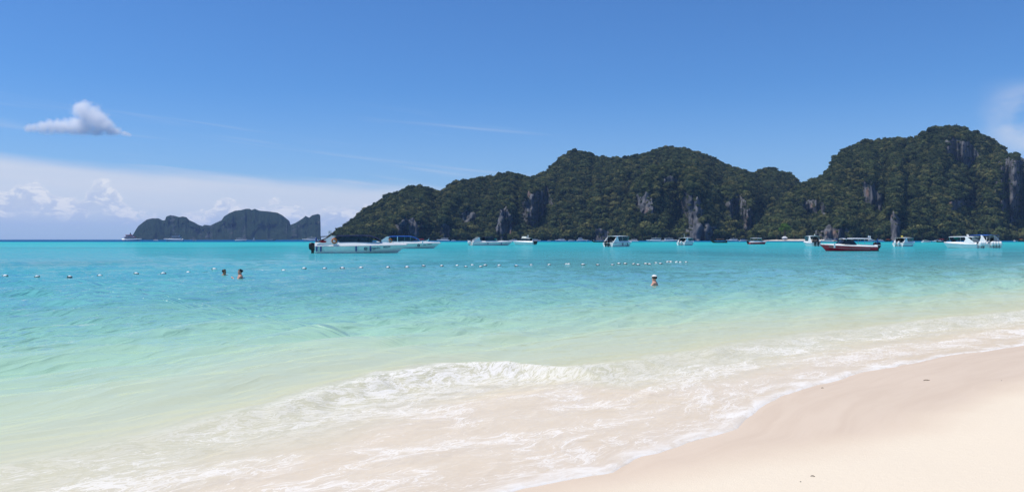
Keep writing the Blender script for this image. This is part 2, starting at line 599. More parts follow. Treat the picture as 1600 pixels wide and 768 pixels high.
def leaf_material(name, dark, light, warm):
    m = bpy.data.materials.new(name); m.use_nodes = True
    t = NT(m.node_tree)
    oi = t.n("ShaderNodeObjectInfo")
    rnd = oi.outputs["Random"]
    geo = t.n("ShaderNodeNewGeometry")
    n = t.noise(geo.outputs["Position"], 0.010, 3.0, 0.6)
    c = t.mixc(rnd, dark + (1,), light + (1,))
    f = t.m("MULTIPLY", t.sstep(t.m("ADD", t.m("FRACT", t.m("MULTIPLY", rnd, 7.31)), t.m("MULTIPLY_ADD", n, 0.8, -0.4)), 0.66, 0.95), 0.85)
    c = t.mixc(f, c, warm + (1,))
    d = t.n("ShaderNodeBsdfDiffuse"); t.link(c, d.inputs[0])
    tl = t.n("ShaderNodeBsdfTranslucent"); t.link(t.mixc(0.5, c, warm + (1,)), tl.inputs[0])
    s = t.mixs(0.22, d.outputs[0], tl.outputs[0])
    out = t.n("ShaderNodeOutputMaterial"); t.link(s, out.inputs[0])
    return m


# ------------------------------------------------------------------ the shore in plan
TV = np.array([0.78, 0.626]); NV = np.array([0.626, -0.78])       # along the shore / inland


def plan_curve(pix):
    pts = np.array([on_water(*p) for p in pix])
    a = pts @ TV; c = pts @ NV
    o = np.argsort(a)
    return a[o], c[o]


EDGE = plan_curve([(790, 769), (880, 752), (960, 738), (1000, 712), (1080, 690), (1150, 668), (1180, 640), (1215, 620), (1260, 606), (1310, 594), (1350, 581), (1410, 571), (1480, 556), (1540, 548), (1600, 540)])
BREAK = plan_curve([(0, 742), (150, 712), (300, 678), (420, 650), (520, 622), (600, 603), (700, 588), (800, 582), (900, 586), (1000, 572), (1130, 550), (1250, 531), (1400, 512), (1600, 492)])
WETL = plan_curve([(860, 775), (1040, 742), (1180, 718), (1300, 700), (1400, 685), (1480, 655), (1540, 632), (1600, 612)])


def curve_c(cv, a, seed, amp=0.0):
    c = np.interp(a, cv[0], cv[1])
    lo, hi = cv[0][0], cv[0][-1]
    out = np.clip(lo - a, 0, 60) + np.clip(a - hi, 0, 60)
    c = c + fbm(a * 0.25, 0 * a + seed, seed, 3) * 0.5 * smooth(out, 0, 6)
    if amp: c = c + fbm(a * 2.2, 0 * a, seed + 3, 3) * amp
    return c


def shore_coords(x, y):
    a = x * TV[0] + y * TV[1]
    c = x * NV[0] + y * NV[1]
    e = curve_c(EDGE, a, 5, 0.05) - c          # metres offshore of the waterline
    w = curve_c(BREAK, a, 9, 0.10) - c         # metres offshore of the breaker
    wl = curve_c(WETL, a, 12) - c              # > 0 : seaward of the limit of wet sand
    return a, e, w, wl


def sand_height(x, y):
    a, e, w, wl = shore_coords(x, y)
    land = 0.055 * np.clip(-e, 0, 16) + 0.004 * np.clip(-e - 16, 0, 200)
    sea = -np.interp(e, [0, 1.5, 3, 5, 8, 14, 25, 40, 80, 200, 600, 1500, 4000], [0, 0.05, 0.10, 0.22, 0.45, 0.85, 1.15, 1.4, 2.4, 5, 11, 20, 25])
    z = np.where(e < 0, land, sea)
    z = z + fbm(x * 0.7, y * 0.7, 31, 3) * 0.018 * smooth(-e, 0.2, 3.0)
    return z


rngw = np.random.default_rng(5)
WAVES = []
for i in range(60):
    lam = 0.38 * (5.5 / 0.38) ** rngw.random()
    th = rngw.normal(0, 0.30)
    dx = NV[0] * math.cos(th) - NV[1] * math.sin(th)
    dy = NV[0] * math.sin(th) + NV[1] * math.cos(th)
    WAVES.append((lam, dx, dy, rngw.random() * 6.283, 0.0085 * lam ** 0.9 * (0.6 + 0.8 * rngw.random()) * (0.4 if lam > 2.0 else 1.0)))


def wave_height(x, y, res=0.0):
    """height of the water surface; res = grid spacing there"""
    a, e, w, wl = shore_coords(x, y)
    z = np.zeros_like(x)
    wob = fbm(x * 0.16, y * 0.16, 77, 2) * 0.9
    for lam, dx, dy, ph, am in WAVES:
        k = 2 * math.pi / lam
        z = z + am * np.clip(lam / (2.6 * np.maximum(res, 1e-3)) - 0.6, 0, 1) * np.sin(k * (x * dx + y * dy) + ph + wob)
    env = smooth(w, -0.5, 7.0) * 0.85 + 0.15 * smooth(e, 0.1, 1.5)
    z = z * env
    # swell lines coming in behind the breaker
    ph = w + fbm(a * 0.16, w * 0.06, 55, 3) * 2.6
    z = z + 0.03 * np.sin(ph * 1.25) * smooth(w, 0.5, 3.0) * smooth(w, 38, 9) * (0.5 + 0.5 * fbm(a * 0.12, w * 0.1, 56, 2))
    # the small breaker
    br = breaker_strength(a)
    sk = np.where(w > 0, w / 0.62, w / 0.30)
    z = z + (0.04 + 0.105 * br) * np.exp(-sk ** 2)
    z = z + 0.02 * fbm(a * 3.0, w * 3.0, 61, 3) * np.exp(-(w / 0.9) ** 2) * br
    # thin film of the swash, ending in a rounded lip
    z = z + np.interp(e, [-0.6, -0.02, 0.0, 0.06, 0.3], [-0.12, -0.012, 0.004, 0.016, 0.008])
    z = z + 0.006 * fbm(a * 4, e * 7, 91, 3) * smooth(e, 0.05, 0.6) * smooth(w, 0.8, -0.4)
    return z


def breaker_strength(a):
    ab = [float(np.dot(on_water(*p), TV)) for p in ((0, 742), (300, 678), (480, 632), (600, 603), (780, 582), (880, 586), (1000, 572), (1250, 531), (1600, 492))]
    return np.interp(a, ab, [0.25, 0.30, 0.7, 1.0, 1.0, 0.65, 0.35, 0.25, 0.45])


# ------------------------------------------------------------------ sand and seabed: one sheet to the horizon
def build_sand():
    n = 380
    q = np.linspace(-1, 1, n)
    k = 10.4
    sx = np.sinh(q * k) / math.sinh(k) * 14000
    gx, gy = np.meshgrid(sx + 1.0, sx + 7.0)
    z = sand_height(gx, gy)
    a, e, w, wl = shore_coords(gx, gy)
    wet = smooth(wl, -1.1, 0.9)
    P = np.stack([gx, gy, z], -1)
    me = grid_mesh("beach", P, [sand_material()], {"wet": wet, "shore": np.stack([a, e, w], -1)})
    o = link(bpy.data.objects.new("beach", me))
    tag(o, "pale pink coral sand beach, wet near the waterline", "beach", kind="structure")


build_sand()


# ------------------------------------------------------------------ the sea
BODY = [  # metres off the breaker, colour of the water body, how far it hides the bottom
    (-6, (0.86, 0.725, 0.57), 0.58), (-1.6, (0.86, 0.735, 0.57), 0.60), (-0.6, (0.74, 0.70, 0.51), 0.60), (0.6, (0.70, 0.73, 0.53), 0.65), (2.5, (0.60, 0.71, 0.51), 0.80),
    (5, (0.43, 0.66, 0.48), 0.90), (9, (0.29, 0.60, 0.48), 0.96), (16, (0.185, 0.53, 0.50), 0.98), (30, (0.10, 0.45, 0.475), 1.0),
    (70, (0.06, 0.42, 0.465), 1.0), (150, (0.04, 0.42, 0.46), 1.0), (430, (0.035, 0.47, 0.49), 1.0), (560, (0.012, 0.24, 0.36), 1.0), (700, (0.004, 0.085, 0.22), 1.0), (14000, (0.005, 0.07, 0.19), 1.0)]


def build_sea():
    rows = []
    v = 470.0
    while v > 24:                       # close to the beach the rows follow the eye
        rows.append(F * H / v); v -= (1.05 if v > 150 else 0.55)
    d = rows[-1]
    while d < 13500:
        d *= 1.022; rows.append(d)
    yy = np.array(rows)
    th = np.concatenate([np.linspace(-5.2, -0.80, 26)[:-1], np.linspace(-0.80, 0.80, 600), np.linspace(0.80, 5.2, 26)[1:]])
    gx = yy[:, None] * th[None, :]
    gy = np.repeat(yy[:, None], len(th), 1)
    res = np.gradient(yy)[:, None] + 0 * gx
    res = np.maximum(res, np.gradient(th)[None, :] * yy[:, None])
    a, e, w, wl = shore_coords(gx, gy)
    z = wave_height(gx, gy, res)
    z = np.where(e < 0.35, z + np.where(e < 0, sand_height(gx, gy) * smooth(-e, 0.0, 0.05), 0), z)
    ws = [b[0] for b in BODY]
    # sand bars and weed patches shift the colour on and offshore
    shift = fbm(gx * 0.02, gy * 0.012, 21, 4) * 0.55 + fbm(gx * 0.12, gy * 0.07, 22, 3) * 0.22
    far = smooth(gy, 50, 220)
    wd = w * (1 - far) + gy * far
    ww = np.where(w > 0, wd * np.exp(shift * smooth(w, 2, 25) * np.where(wd > 300, 0.22, 1.0)), w)
    col = np.stack([np.interp(ww, ws, [b[1][i] for b in BODY]) for i in range(3)], -1)
    op = np.interp(w, ws, [b[2] for b in BODY])
    weed = smooth(fbm(gx * 0.035, gy * 0.02, 41, 4), 0.15, 0.5) * smooth(w, 6, 20) * smooth(w, 420, 200)
    band = smooth(fbm(gx * 0.004, gy * 0.03, 45, 3), 0.0, 0.5) * smooth(w, 100, 180) * smooth(w, 600, 420)
    col = col * (1 - 0.16 * weed[..., None] - 0.22 * band[..., None])
    col = np.concatenate([col, np.ones_like(col[..., :1])], -1)
    br = breaker_strength(a)
    keepv = e > -0.5
    keep = keepv[:-1, :-1] | keepv[1:, :-1] | keepv[:-1, 1:] | keepv[1:, 1:]
    P = np.stack([gx, gy, z], -1)
    me = grid_mesh("sea", P, [water_material(True), water_material(False)], {"body": col, "opacity": op, "breaker": br, "sheen": np.interp(w, [-1, 1, 4, 9, 16], [0.22, 0.30, 0.52, 0.85, 1.0]) * np.interp(gy, [50, 200, 600], [1, 0.6, 0.15]), "shore": np.stack([a, w, e], -1)}, keep=keep)
    wq = (w[:-1, :-1][keep] > 1.6)
    me.polygons.foreach_set("material_index", wq.astype(np.int32))
    o = link(bpy.data.objects.new("sea", me))
    tag(o, "clear turquoise sea with a small breaking wave and foam", "sea", kind="structure")


build_sea()

# ------------------------------------------------------------------ hills
P1 = [(510, 374), (522, 363), (529, 357), (549, 346), (562, 332), (572, 323), (581, 318), (591, 315), (604, 305), (612, 299), (628, 297), (635, 291), (646, 289), (656, 288), (667, 293), (672, 296), (682, 296), (691, 297), (698, 289), (708, 284), (724, 280), (742, 277), (755, 275), (771, 273), (784, 269), (799, 267), (812, 270), (823, 274), (829, 279), (850, 296), (880, 330), (905, 374)]
P2 = [(775, 374), (795, 340), (815, 300), (829, 279), (838, 274), (849, 269), (855, 266), (861, 258), (872, 248), (885, 238), (897, 233), (909, 234), (920, 237), (934, 242), (949, 244), (969, 245), (984, 242), (1003, 238), (1023, 232), (1038, 229), (1055, 229), (1068, 230), (1082, 234), (1097, 239), (1112, 245), (1130, 252), (1147, 260), (1162, 266), (1174, 269), (1195, 285), (1230, 320), (1260, 374)]
P3 = [(940, 374), (965, 335), (985, 300), (1005, 275), (1021, 261), (1040, 254), (1060, 252), (1080, 257), (1097, 267), (1107, 285), (1125, 291), (1150, 296), (1165, 305), (1178, 330), (1195, 374)]
P4 = [(1120, 374), (1150, 300), (1165, 275), (1174, 270), (1184, 266), (1193, 262), (1202, 260), (1214, 264), (1230, 269), (1238, 273), (1246, 281), (1256, 292), (1290, 330), (1310, 374)]
P5 = [(1165, 374), (1180, 345), (1205, 322), (1230, 300), (1250, 288), (1256, 285), (1266, 281), (1287, 273), (1294, 262), (1300, 251), (1309, 239), (1323, 230), (1337, 223), (1356, 219), (1375, 217), (1397, 213), (1416, 217), (1432, 212), (1441, 206), (1454, 200), (1468, 198), (1487, 198), (1503, 199), (1518, 204), (1533, 208), (1547, 214), (1558, 223), (1569, 233), (1580, 252), (1600, 290), (1640, 374)]
P6 = [(1525, 374), (1540, 300), (1555, 262), (1565, 246), (1577, 238), (1588, 237), (1600, 244), (1640, 248), (1700, 235), (1780, 262), (1900, 320), (2000, 374)]
PI = [(200, 372), (202.4, 370), (203, 362), (205, 365), (206.5, 369), (208, 366), (212, 359), (216, 353), (221, 349), (229, 343), (237, 341), (248, 341), (254, 344), (257.5, 344), (260, 338), (266, 336), (273, 337), (280, 339), (285, 338), (291, 339), (296, 344), (303, 347), (310, 351), (316, 353), (320, 351), (329, 352), (337, 348), (346, 344), (350, 338), (358, 333), (367, 329), (377, 328), (384, 326), (390, 326), (393.5, 328), (398, 326), (405, 329), (418, 330), (433, 332), (441, 336), (452, 345), (454, 351), (462, 348), (473, 341), (477.5, 337), (483, 340), (488, 336), (497, 334), (500.5, 336), (501.5, 372)]
# bare limestone: centre px, centre py, half width, half height, lean
CLIFFS = [(640, 354, 20, 15, 0), (697, 360, 8, 13, 0), (731, 338, 13, 9, 0), (788, 346, 14, 24, 0), (838, 320, 21, 30, 0.35), (940, 365, 14, 9, 0),
          (1006, 319, 17, 17, 0), (1080, 327, 21, 25, -0.2), (1092, 360, 24, 17, 0), (1150, 322, 15, 20, 0.3), (1166, 345, 13, 24, 0.15), (1046, 283, 14, 9, -0.4),
          (1272, 325, 19, 13, -0.6), (1362, 305, 14, 26, -0.45), (1399, 350, 11, 22, 0), (1298, 361, 25, 12, 0), (1505, 240, 25, 21, -0.5), (1592, 298, 34, 56, 0), (1503, 318, 21, 9, 0),
          (1650, 310, 25, 50, 0)]
ROCK = rock_ground_material("limestone_and_scrub")
ROCKF = rock_ground_material("limestone_and_scrub_far", True)
rng = np.random.default_rng(11)
FOREST = []         # (x, y, z, scale, rot)


def hill(name, label, prof, ds, dc, seed, step=1.6, canopy=4.0, trees=True, rough=44.0, material=None, back=260.0, dens=0.066):
    pu = np.array([p[0] for p in prof], float); pt = np.array([p[1] for p in prof], float)
    u = np.arange(pu[0], pu[-1] + 0.01, step)
    top = np.interp(u, pu, pt)
    E = np.clip(HOR - top - canopy, 0.3, None) / F
    nv = 64
    v = np.linspace(0, 1, nv)
    U, V = np.meshgrid(u, v)
    py = HOR - (E[None, :] * F) * V
    bare = np.zeros_like(U)
    for (cx, cy, hw, hh, lean) in CLIFFS:
        xx = (U - cx) + lean * (py - cy)
        r = np.sqrt((xx / hw) ** 2 + ((py - cy) / hh) ** 2)
        bare = np.maximum(bare, smooth(r + 0.5 * fbm(U / 7.0, py / 11.0, seed + 5, 3), 1.3, 0.75))
    if not trees:
        bare = np.maximum(bare, 0.45 * smooth(fbm(U / 10.0, V * 1.6, seed + 6, 4), 0.05, 0.45))
    sig = 0.30 + 0.75 * np.clip(0.5 + 0.9 * fbm(U / 38.0, V * 4.0, seed + 1, 3), 0, 1.2) + 0.5 * smooth(V, 0.75, 1.0)
    sig = sig * (1 - 0.93 * bare)
    g = np.cumsum(sig, 0); g = (g - g[:1]) / (g[-1:] - g[:1])
    shore = ds + 45 * fbm(u / 55.0, 0 * u, seed + 2, 3)
    D = shore[None, :] + (dc - ds) * g
    lump = fbm(U / 30.0, V * 2.6 + 3, seed + 3, 4) + 0.55 * (1 - 2 * np.abs(fbm(U / 17.0, V * 1.5, seed + 4, 3)))
    D = D + rough * lump * (0.35 + 0.65 * np.sin(np.pi * np.clip(V, 0, 1)) ** 0.5)
    flute = fbm(U / 3.0, V * 2.0, seed + 8, 3)
    D = D + 2.2 * flute * bare * (rough / 26.0)
    ztop = H + D * E[None, :]
    Z = -2.5 + (ztop + 2.5) * V
    # over the top and down the far side
    nb = 9
    tb = np.linspace(0, 1, nb + 1)[1:]
    Db = D[-1][None, :] + back * tb[:, None]
    Zb = Z[-1][None, :] * (1 - tb[:, None] ** 1.6) - 3 * tb[:, None]
    Dall = np.concatenate([D, Db], 0); Zall = np.concatenate([Z, Zb], 0)
    Uall = np.concatenate([U, np.repeat(u[None, :], nb, 0)], 0)
    ball = np.concatenate([bare, np.zeros_like(Db)], 0)
    X = (Uall - 800) / F * Dall
    P = np.stack([X, Dall, Zall], -1)
    me = grid_mesh(name, P, [material or ROCK], {"bare": ball})
    o = link(bpy.data.objects.new(name, me))
    tag(o, label, "hill", kind="structure")
    if trees:
        k = nv + 3
        Q = P[:k]
        a = Q[:-1, :-1]; b = Q[:-1, 1:]; c = Q[1:, 1:]; d = Q[1:, :-1]
        area = 0.5 * (np.linalg.norm(np.cross(b - a, d - a), axis=-1) + np.linalg.norm(np.cross(b - c, d - c), axis=-1))
        bq = ball[:k][:-1, :-1]
        vq = np.clip(np.linspace(0, k / nv, k - 1), 0, 1)[:, None]
        big = 1.30 - 0.50 * vq + 0.30 * fbm(Uall[:k - 1, :-1] / 24.0, vq * 5 + 0 * Uall[:k - 1, :-1], seed + 9, 3)
        lam = np.minimum(area, 60.0) * dens / np.clip(big, 0.7, 2) ** 1.6 * np.clip(1.05 - 1.0 * bq, 0.16, 1)
        cnt = rng.poisson(lam)
        ii, jj = np.nonzero(cnt)
        rep = cnt[ii, jj]
        ii = np.repeat(ii, rep); jj = np.repeat(jj, rep)
        s = rng.random(len(ii))[:, None]; q = rng.random(len(ii))[:, None]
        pts = (a[ii, jj] * (1 - s) + b[ii, jj] * s) * (1 - q) + (d[ii, jj] * (1 - s) + c[ii, jj] * s) * q
        keep = pts[:, 2] > 2.0
        pts = pts[keep]
        bb = bq[ii, jj][keep]
        sc = np.clip(np.exp(rng.normal(math.log(3.3), 0.42, len(pts))), 1.5, 9.5) * big[ii, jj][keep] * (1 - 0.55 * np.clip(bb, 0, 1))
        # closer to the skyline the crowns are wind-clipped
        pts[:, 2] += sc * 0.45
        rot = rng.random(len(pts)) * 6.283
        FOREST.append(np.concatenate([pts, sc[:, None], rot[:, None]], 1))
    return o


hill("hill", "steep jungle covered limestone ridge sloping down to the left into the sea", P1, 1330, 1580, 101)
hill("hill", "broad double domed jungle hill in the middle of the far shore", P2, 1300, 1720, 202)
hill("hill", "lower rounded jungle knoll with grey cliffs in front of the double domed hill", P3, 1230, 1400, 303)
hill("hill", "small round hilltop in the saddle between the two big hills", P4, 1420, 1760, 404)
hill("hill", "highest jungle covered limestone massif at the right", P5, 1120, 1480, 505)
hill("hill", "grey sheer cliff shoulder at the right edge of the picture", P6, 1180, 1330, 606)
hill("island", "distant blue grey island with steep cliffs on the horizon", PI, 4250, 4700, 707, step=0.7, canopy=0.0, trees=False, rough=60.0, material=ROCKF, back=500)


# ------------------------------------------------------------------ forest crowns
def crown_mesh(name, seed, m, leaves=150):
    r = np.random.default_rng(seed)
    mb = MB()
    lobes = []
    for i in range(7):
        a = r.random() * 6.283; q = 0.25 + 0.35 * r.random()
        lobes.append((math.cos(a) * q, math.sin(a) * q, -0.15 + 0.5 * r.random(), 0.38 + 0.22 * r.random()))
    lobes.append((0, 0, 0.25, 0.55))
    for (x, y, z, s) in lobes:
        mb.ellipsoid((x, y, z), (s * 0.72, s * 0.72, s * 0.58), 6, 4)
    for i in range(leaves):
        x, y, z, s = lobes[int(r.integers(len(lobes)))]
        d = r.normal(size=3); d[2] = abs(d[2]) * 0.9 - 0.25
        d /= np.linalg.norm(d)
        p = Vector((x + d[0] * s * (0.78 + 0.35 * r.random()), y + d[1] * s * (0.78 + 0.35 * r.random()), z + d[2] * s * 0.85))
        nrm = Vector(d + r.normal(size=3) * 0.45).normalized()
        u = nrm.orthogonal().normalized()
        u = (Matrix.Rotation(r.random() * 6.283, 3, nrm) @ u)
        w = nrm.cross(u)
        k = 0.10 + 0.12 * r.random()
        mb.add([p - u * k - w * k * 0.6, p + u * k * 0.9 - w * k * 0.7, p + u * k + w * k * 0.7, p - u * k * 0.8 + w * k * 0.6], [(0, 1, 2, 3)])
    me = bpy.data.meshes.new(name)
    me.from_pydata(mb.v, [], mb.f); me.update()
    me.materials.append(m)
    return me


LEAF = leaf_material("jungle_leaves", (0.022, 0.036, 0.018), (0.095, 0.120, 0.045), (0.165, 0.165, 0.06))
CROWNS = [crown_mesh("crown_%d" % i, 900 + i, LEAF) for i in range(6)]
lib = bpy.data.collections.new("crown_library")      # never linked: only the forest uses it
for i, me in enumerate(CROWNS):
    lib.objects.link(bpy.data.objects.new("crown", me))


def build_forest():
    A = np.concatenate(FOREST, 0)
    me = bpy.data.meshes.new("forest")
    me.vertices.add(len(A)); me.vertices.foreach_set("co", A[:, :3].astype(np.float32).ravel())
    at = me.attributes.new("size", "FLOAT", "POINT"); at.data.foreach_set("value", A[:, 3].astype(np.float32))
    at = me.attributes.new("turn", "FLOAT", "POINT"); at.data.foreach_set("value", A[:, 4].astype(np.float32))
    at = me.attributes.new("pick", "INT", "POINT"); at.data.foreach_set("value", rng.integers(0, 6, len(A)).astype(np.int32))
    me.update()
    o = link(bpy.data.objects.new("forest", me))
    tag(o, "dense dark green jungle covering the hills behind the bay", "forest", kind="stuff")
    ng = bpy.data.node_groups.new("forest_scatter", "GeometryNodeTree")
    ng.interface.new_socket("Geometry", in_out="INPUT", socket_type="NodeSocketGeometry")
    ng.interface.new_socket("Geometry", in_out="OUTPUT", socket_type="NodeSocketGeometry")
    N = ng.nodes; L = ng.links
    gi = N.new("NodeGroupInput"); go = N.new("NodeGroupOutput")
    ci = N.new("GeometryNodeCollectionInfo"); ci.inputs["Collection"].default_value = lib
    ci.inputs["Separate Children"].default_value = True
    ip = N.new("GeometryNodeInstanceOnPoints"); ip.inputs["Pick Instance"].default_value = True

    def na(name, ty):
        nd = N.new("GeometryNodeInputNamedAttribute"); nd.data_type = ty
        nd.inputs["Name"].default_value = name
        return nd.outputs["Attribute"]
    L.new(gi.outputs[0], ip.inputs["Points"])
    L.new(ci.outputs[0], ip.inputs["Instance"])
    L.new(na("pick", "INT"), ip.inputs["Instance Index"])
    cx = N.new("ShaderNodeCombineXYZ"); L.new(na("turn", "FLOAT"), cx.inputs[2])
    L.new(cx.outputs[0], ip.inputs["Rotation"])
    L.new(na("size", "FLOAT"), ip.inputs["Scale"])
    L.new(ip.outputs[0], go.inputs[0])
    md = o.modifiers.new("scatter", "NODES"); md.node_group = ng
    return len(A)


print("crowns:", build_forest())

# ------------------------------------------------------------------ boats
WHITE = mat("white_gelcoat", (0.78, 0.78, 0.76), 0.25, 0.5, var=0.03, scale=2.0)
CREAM = mat("cream_gelcoat", (0.74, 0.71, 0.62), 0.3, 0.5, var=0.03, scale=2.0)
NAVY = mat("navy_canvas", (0.012, 0.018, 0.06), 0.75, 0.2, var=0.15)
BLUE = mat("blue_canvas", (0.015, 0.09, 0.42), 0.7, 0.2, var=0.12)
BLACK = mat("black_plastic", (0.012, 0.012, 0.014), 0.35, 0.5, var=0.2)
DARK = mat("dark_interior", (0.03, 0.03, 0.035), 0.7, 0.2, var=0.3)
GLASS = mat("tinted_glass", (0.012, 0.016, 0.022), 0.08, 0.6, var=0.1)
CURTAIN = mat("clear_side_curtain", (0.018, 0.028, 0.06), 0.25, 0.4, var=0.3, alpha=0.9)
SEABOUNCE = mat("white_gelcoat_sea_bounce", (0.68, 0.80, 0.73), 0.25, 0.5, var=0.03, scale=2.0)  # white gelcoat, green light thrown up by the sea put into its colour
RED = mat("red_gelcoat", (0.50, 0.02, 0.04), 0.25, 0.5, var=0.12, scale=1.2)
WINE = mat("dark_wine_gelcoat", (0.20, 0.012, 0.03), 0.25, 0.5, var=0.12)
REDC = mat("red_canvas", (0.45, 0.02, 0.03), 0.7, 0.2, var=0.1)
ORANGE = mat("orange_foam", (0.62, 0.16, 0.02), 0.6, 0.3, var=0.1)
ORCAN = mat("orange_canvas", (0.62, 0.17, 0.03), 0.7, 0.2, var=0.15)
FENDER = mat("blue_fender_vinyl", (0.012, 0.05, 0.22), 0.4, 0.5, var=0.1)
STEEL = mat("stainless_steel", (0.6, 0.6, 0.6), 0.25, 0.5, 1.0, var=0.05)
LETTER = mat("dark_blue_lettering", (0.01, 0.035, 0.12), 0.5, 0.3, var=0.05)
LETTERW = mat("white_lettering", (0.75, 0.75, 0.75), 0.5, 0.3, var=0.03)
WOOD = mat("dark_varnished_wood", (0.055, 0.028, 0.014), 0.45, 0.4, var=0.25, scale=3.0)
WOOD2 = mat("weathered_wood", (0.16, 0.10, 0.06), 0.7, 0.2, var=0.25, scale=3.0)
ROPE = mat("dark_rope", (0.05, 0.055, 0.05), 0.9, 0.1, var=0.2)
YELLOW = mat("yellow_vinyl", (0.70, 0.52, 0.06), 0.5, 0.4, var=0.1)


def hull_shape(L, B, F0, F1, draft=0.38, rake=0.14, band=0.45):
    """section lines of a planing hull, stern at x=0, bow at x=L, waterline z=0"""
    def sec(t):
        k = max(0.0, (t - 0.42) / 0.58)
        hb = B / 2 * (0.93 + 0.07 * min(1, t / 0.3)) * (1 - k ** 2.3) + 0.02
        zr = F0 + (F1 - F0) * t ** 1.8
        xr = L * t
        bow = k ** 2
        xc = L * (t - rake * 0.45 * bow); xk = L * (t - rake * bow)
        zc = 0.02 + (F1 * 0.50) * k ** 2.2
        zk = -draft + (draft * 0.55) * k ** 4
        bd = band * (1 - 0.72 * k ** 1.3)
        return dict(keel=(xk, 0.0, zk), chine=(xc, hb * (0.80 - 0.25 * k), zc), rail=(xr, hb, zr), top=(xr - 0.25 * bow, max(0.0, hb * 0.80 - 0.02), zr + bd))
    return sec


TS = [0, .06, .14, .24, .34, .44, .54, .63, .71, .78, .84, .89, .93, .965, .99, 1.0]


def hull_parts(boat, sec, hull_m, band_m, rail_m, bottom_m=None, stripe=None):
    S = [sec(t) for t in TS]

    def lerp(p, q, k): return tuple(a + (b - a) * k for a, b in zip(p, q))

    def rings(ks, side=None):
        out = []
        for s in S:
            row = []
            for (a, b, k) in ks: row.append(lerp(s[a], s[b], k))
            out.append(row)
        return out
    # hull: keel - chine - rail, both sides, closed at the transom
    rs = []
    for s in S:
        st = [s["rail"], lerp(s["chine"], s["rail"], 0.5), s["chine"], s["keel"]]
        st[1] = (st[1][0], st[1][1] * 1.02, st[1][2])
        port = [(x, y, z) for x, y, z in st]
        star = [(x, -y, z) for x, y, z in st[:-1]][::-1]
        rs.append(port + star)
    mb = MB().loft(rs, close=False, caps=False)
    n = len(rs[0])
    mb.f.append(tuple(range(n)))
    mb.build("hull", hull_m, boat, 40)
    # coaming: white band above the rubbing rail
    mb = MB()
    for sg in (1, -1):
        rr = [[(s["rail"][0], sg * s["rail"][1], s["rail"][2]), (s["top"][0], sg * s["top"][1], s["top"][2]), (s["top"][0], sg * max(0.0, s["top"][1] - 0.20), s["top"][2] + 0.015)] for s in S]
        mb.loft(rr, close=False, caps=False)
    a, b = S[0]["rail"], S[0]["top"]
    mb.add([(0, -a[1], a[2]), (0, a[1], a[2]), (b[0], b[1], b[2] * 0.82), (b[0], -b[1], b[2] * 0.82)], [(0, 1, 2, 3)])
    mb.build("coaming", band_m, boat, 40)
    mb = MB()
    for sg in (1, -1):
        mb.tube([(s["rail"][0], sg * (s["rail"][1] + 0.012), s["rail"][2]) for s in S], 0.035, 6)
    mb.build("rub_rail", rail_m, boat, 40)
    # foredeck and cockpit sole
    mb = MB()
    rr = []
    for s in S[6:]:
        y = max(0.0, s["top"][1] - 0.18); z = s["top"][2]
        rr.append([(s["top"][0], y, z + 0.012), (s["top"][0], y * 0.5, z + 0.09 * min(1, y)), (s["top"][0], -y * 0.5, z + 0.09 * min(1, y)), (s["top"][0], -y, z + 0.012)])
    mb.loft(rr, close=False, caps=False)
    mb.build("foredeck", band_m, boat, 40)
    mb = MB()
    rr = [[(s["top"][0] + 0.02, s["chine"][1] * 1.04, 0.42), (s["top"][0] + 0.02, -s["chine"][1] * 1.04, 0.42)] for s in S[:8]]
    mb.loft(rr, close=False, caps=False)
    for sg in (1, -1):
        rr = [[(s["top"][0] + 0.02, sg * (s["top"][1] - 0.19), s["top"][2]), (s["top"][0] + 0.02, sg * s["chine"][1] * 1.04, 0.42)] for s in S[:8]]
        mb.loft(rr, close=False, caps=False)
    s = S[6]
    mb.add([(s["top"][0] + .03, s["top"][1] - .2, s["top"][2]), (s["top"][0] + .03, -s["top"][1] + .2, s["top"][2]), (s["top"][0] + .03, -s["chine"][1], .42), (s["top"][0] + .03, s["chine"][1], .42)], [(0, 1, 2, 3)])
    mb.build("cockpit", DARK, boat, None)
    if stripe:
        for (k0, k1, t0, t1, m, nm) in stripe:
            for sg in (1, -1):
                rr = []
                for t in TS:
                    if t < t0 or t > t1: continue
                    s = sec(t)
                    e = (t - t0) / (t1 - t0)
                    p = lerp(s["chine"], s["rail"], k0); q = lerp(s["chine"], s["rail"], k0 + (k1 - k0) * (1 - 0.75 * e))
                    rr.append([(p[0], sg * (p[1] * 1.02 + 0.012), p[2]), (q[0], sg * (q[1] * 1.02 + 0.012), q[2])])
                MB().loft(rr, close=False, caps=False).build(nm, m, boat, None)


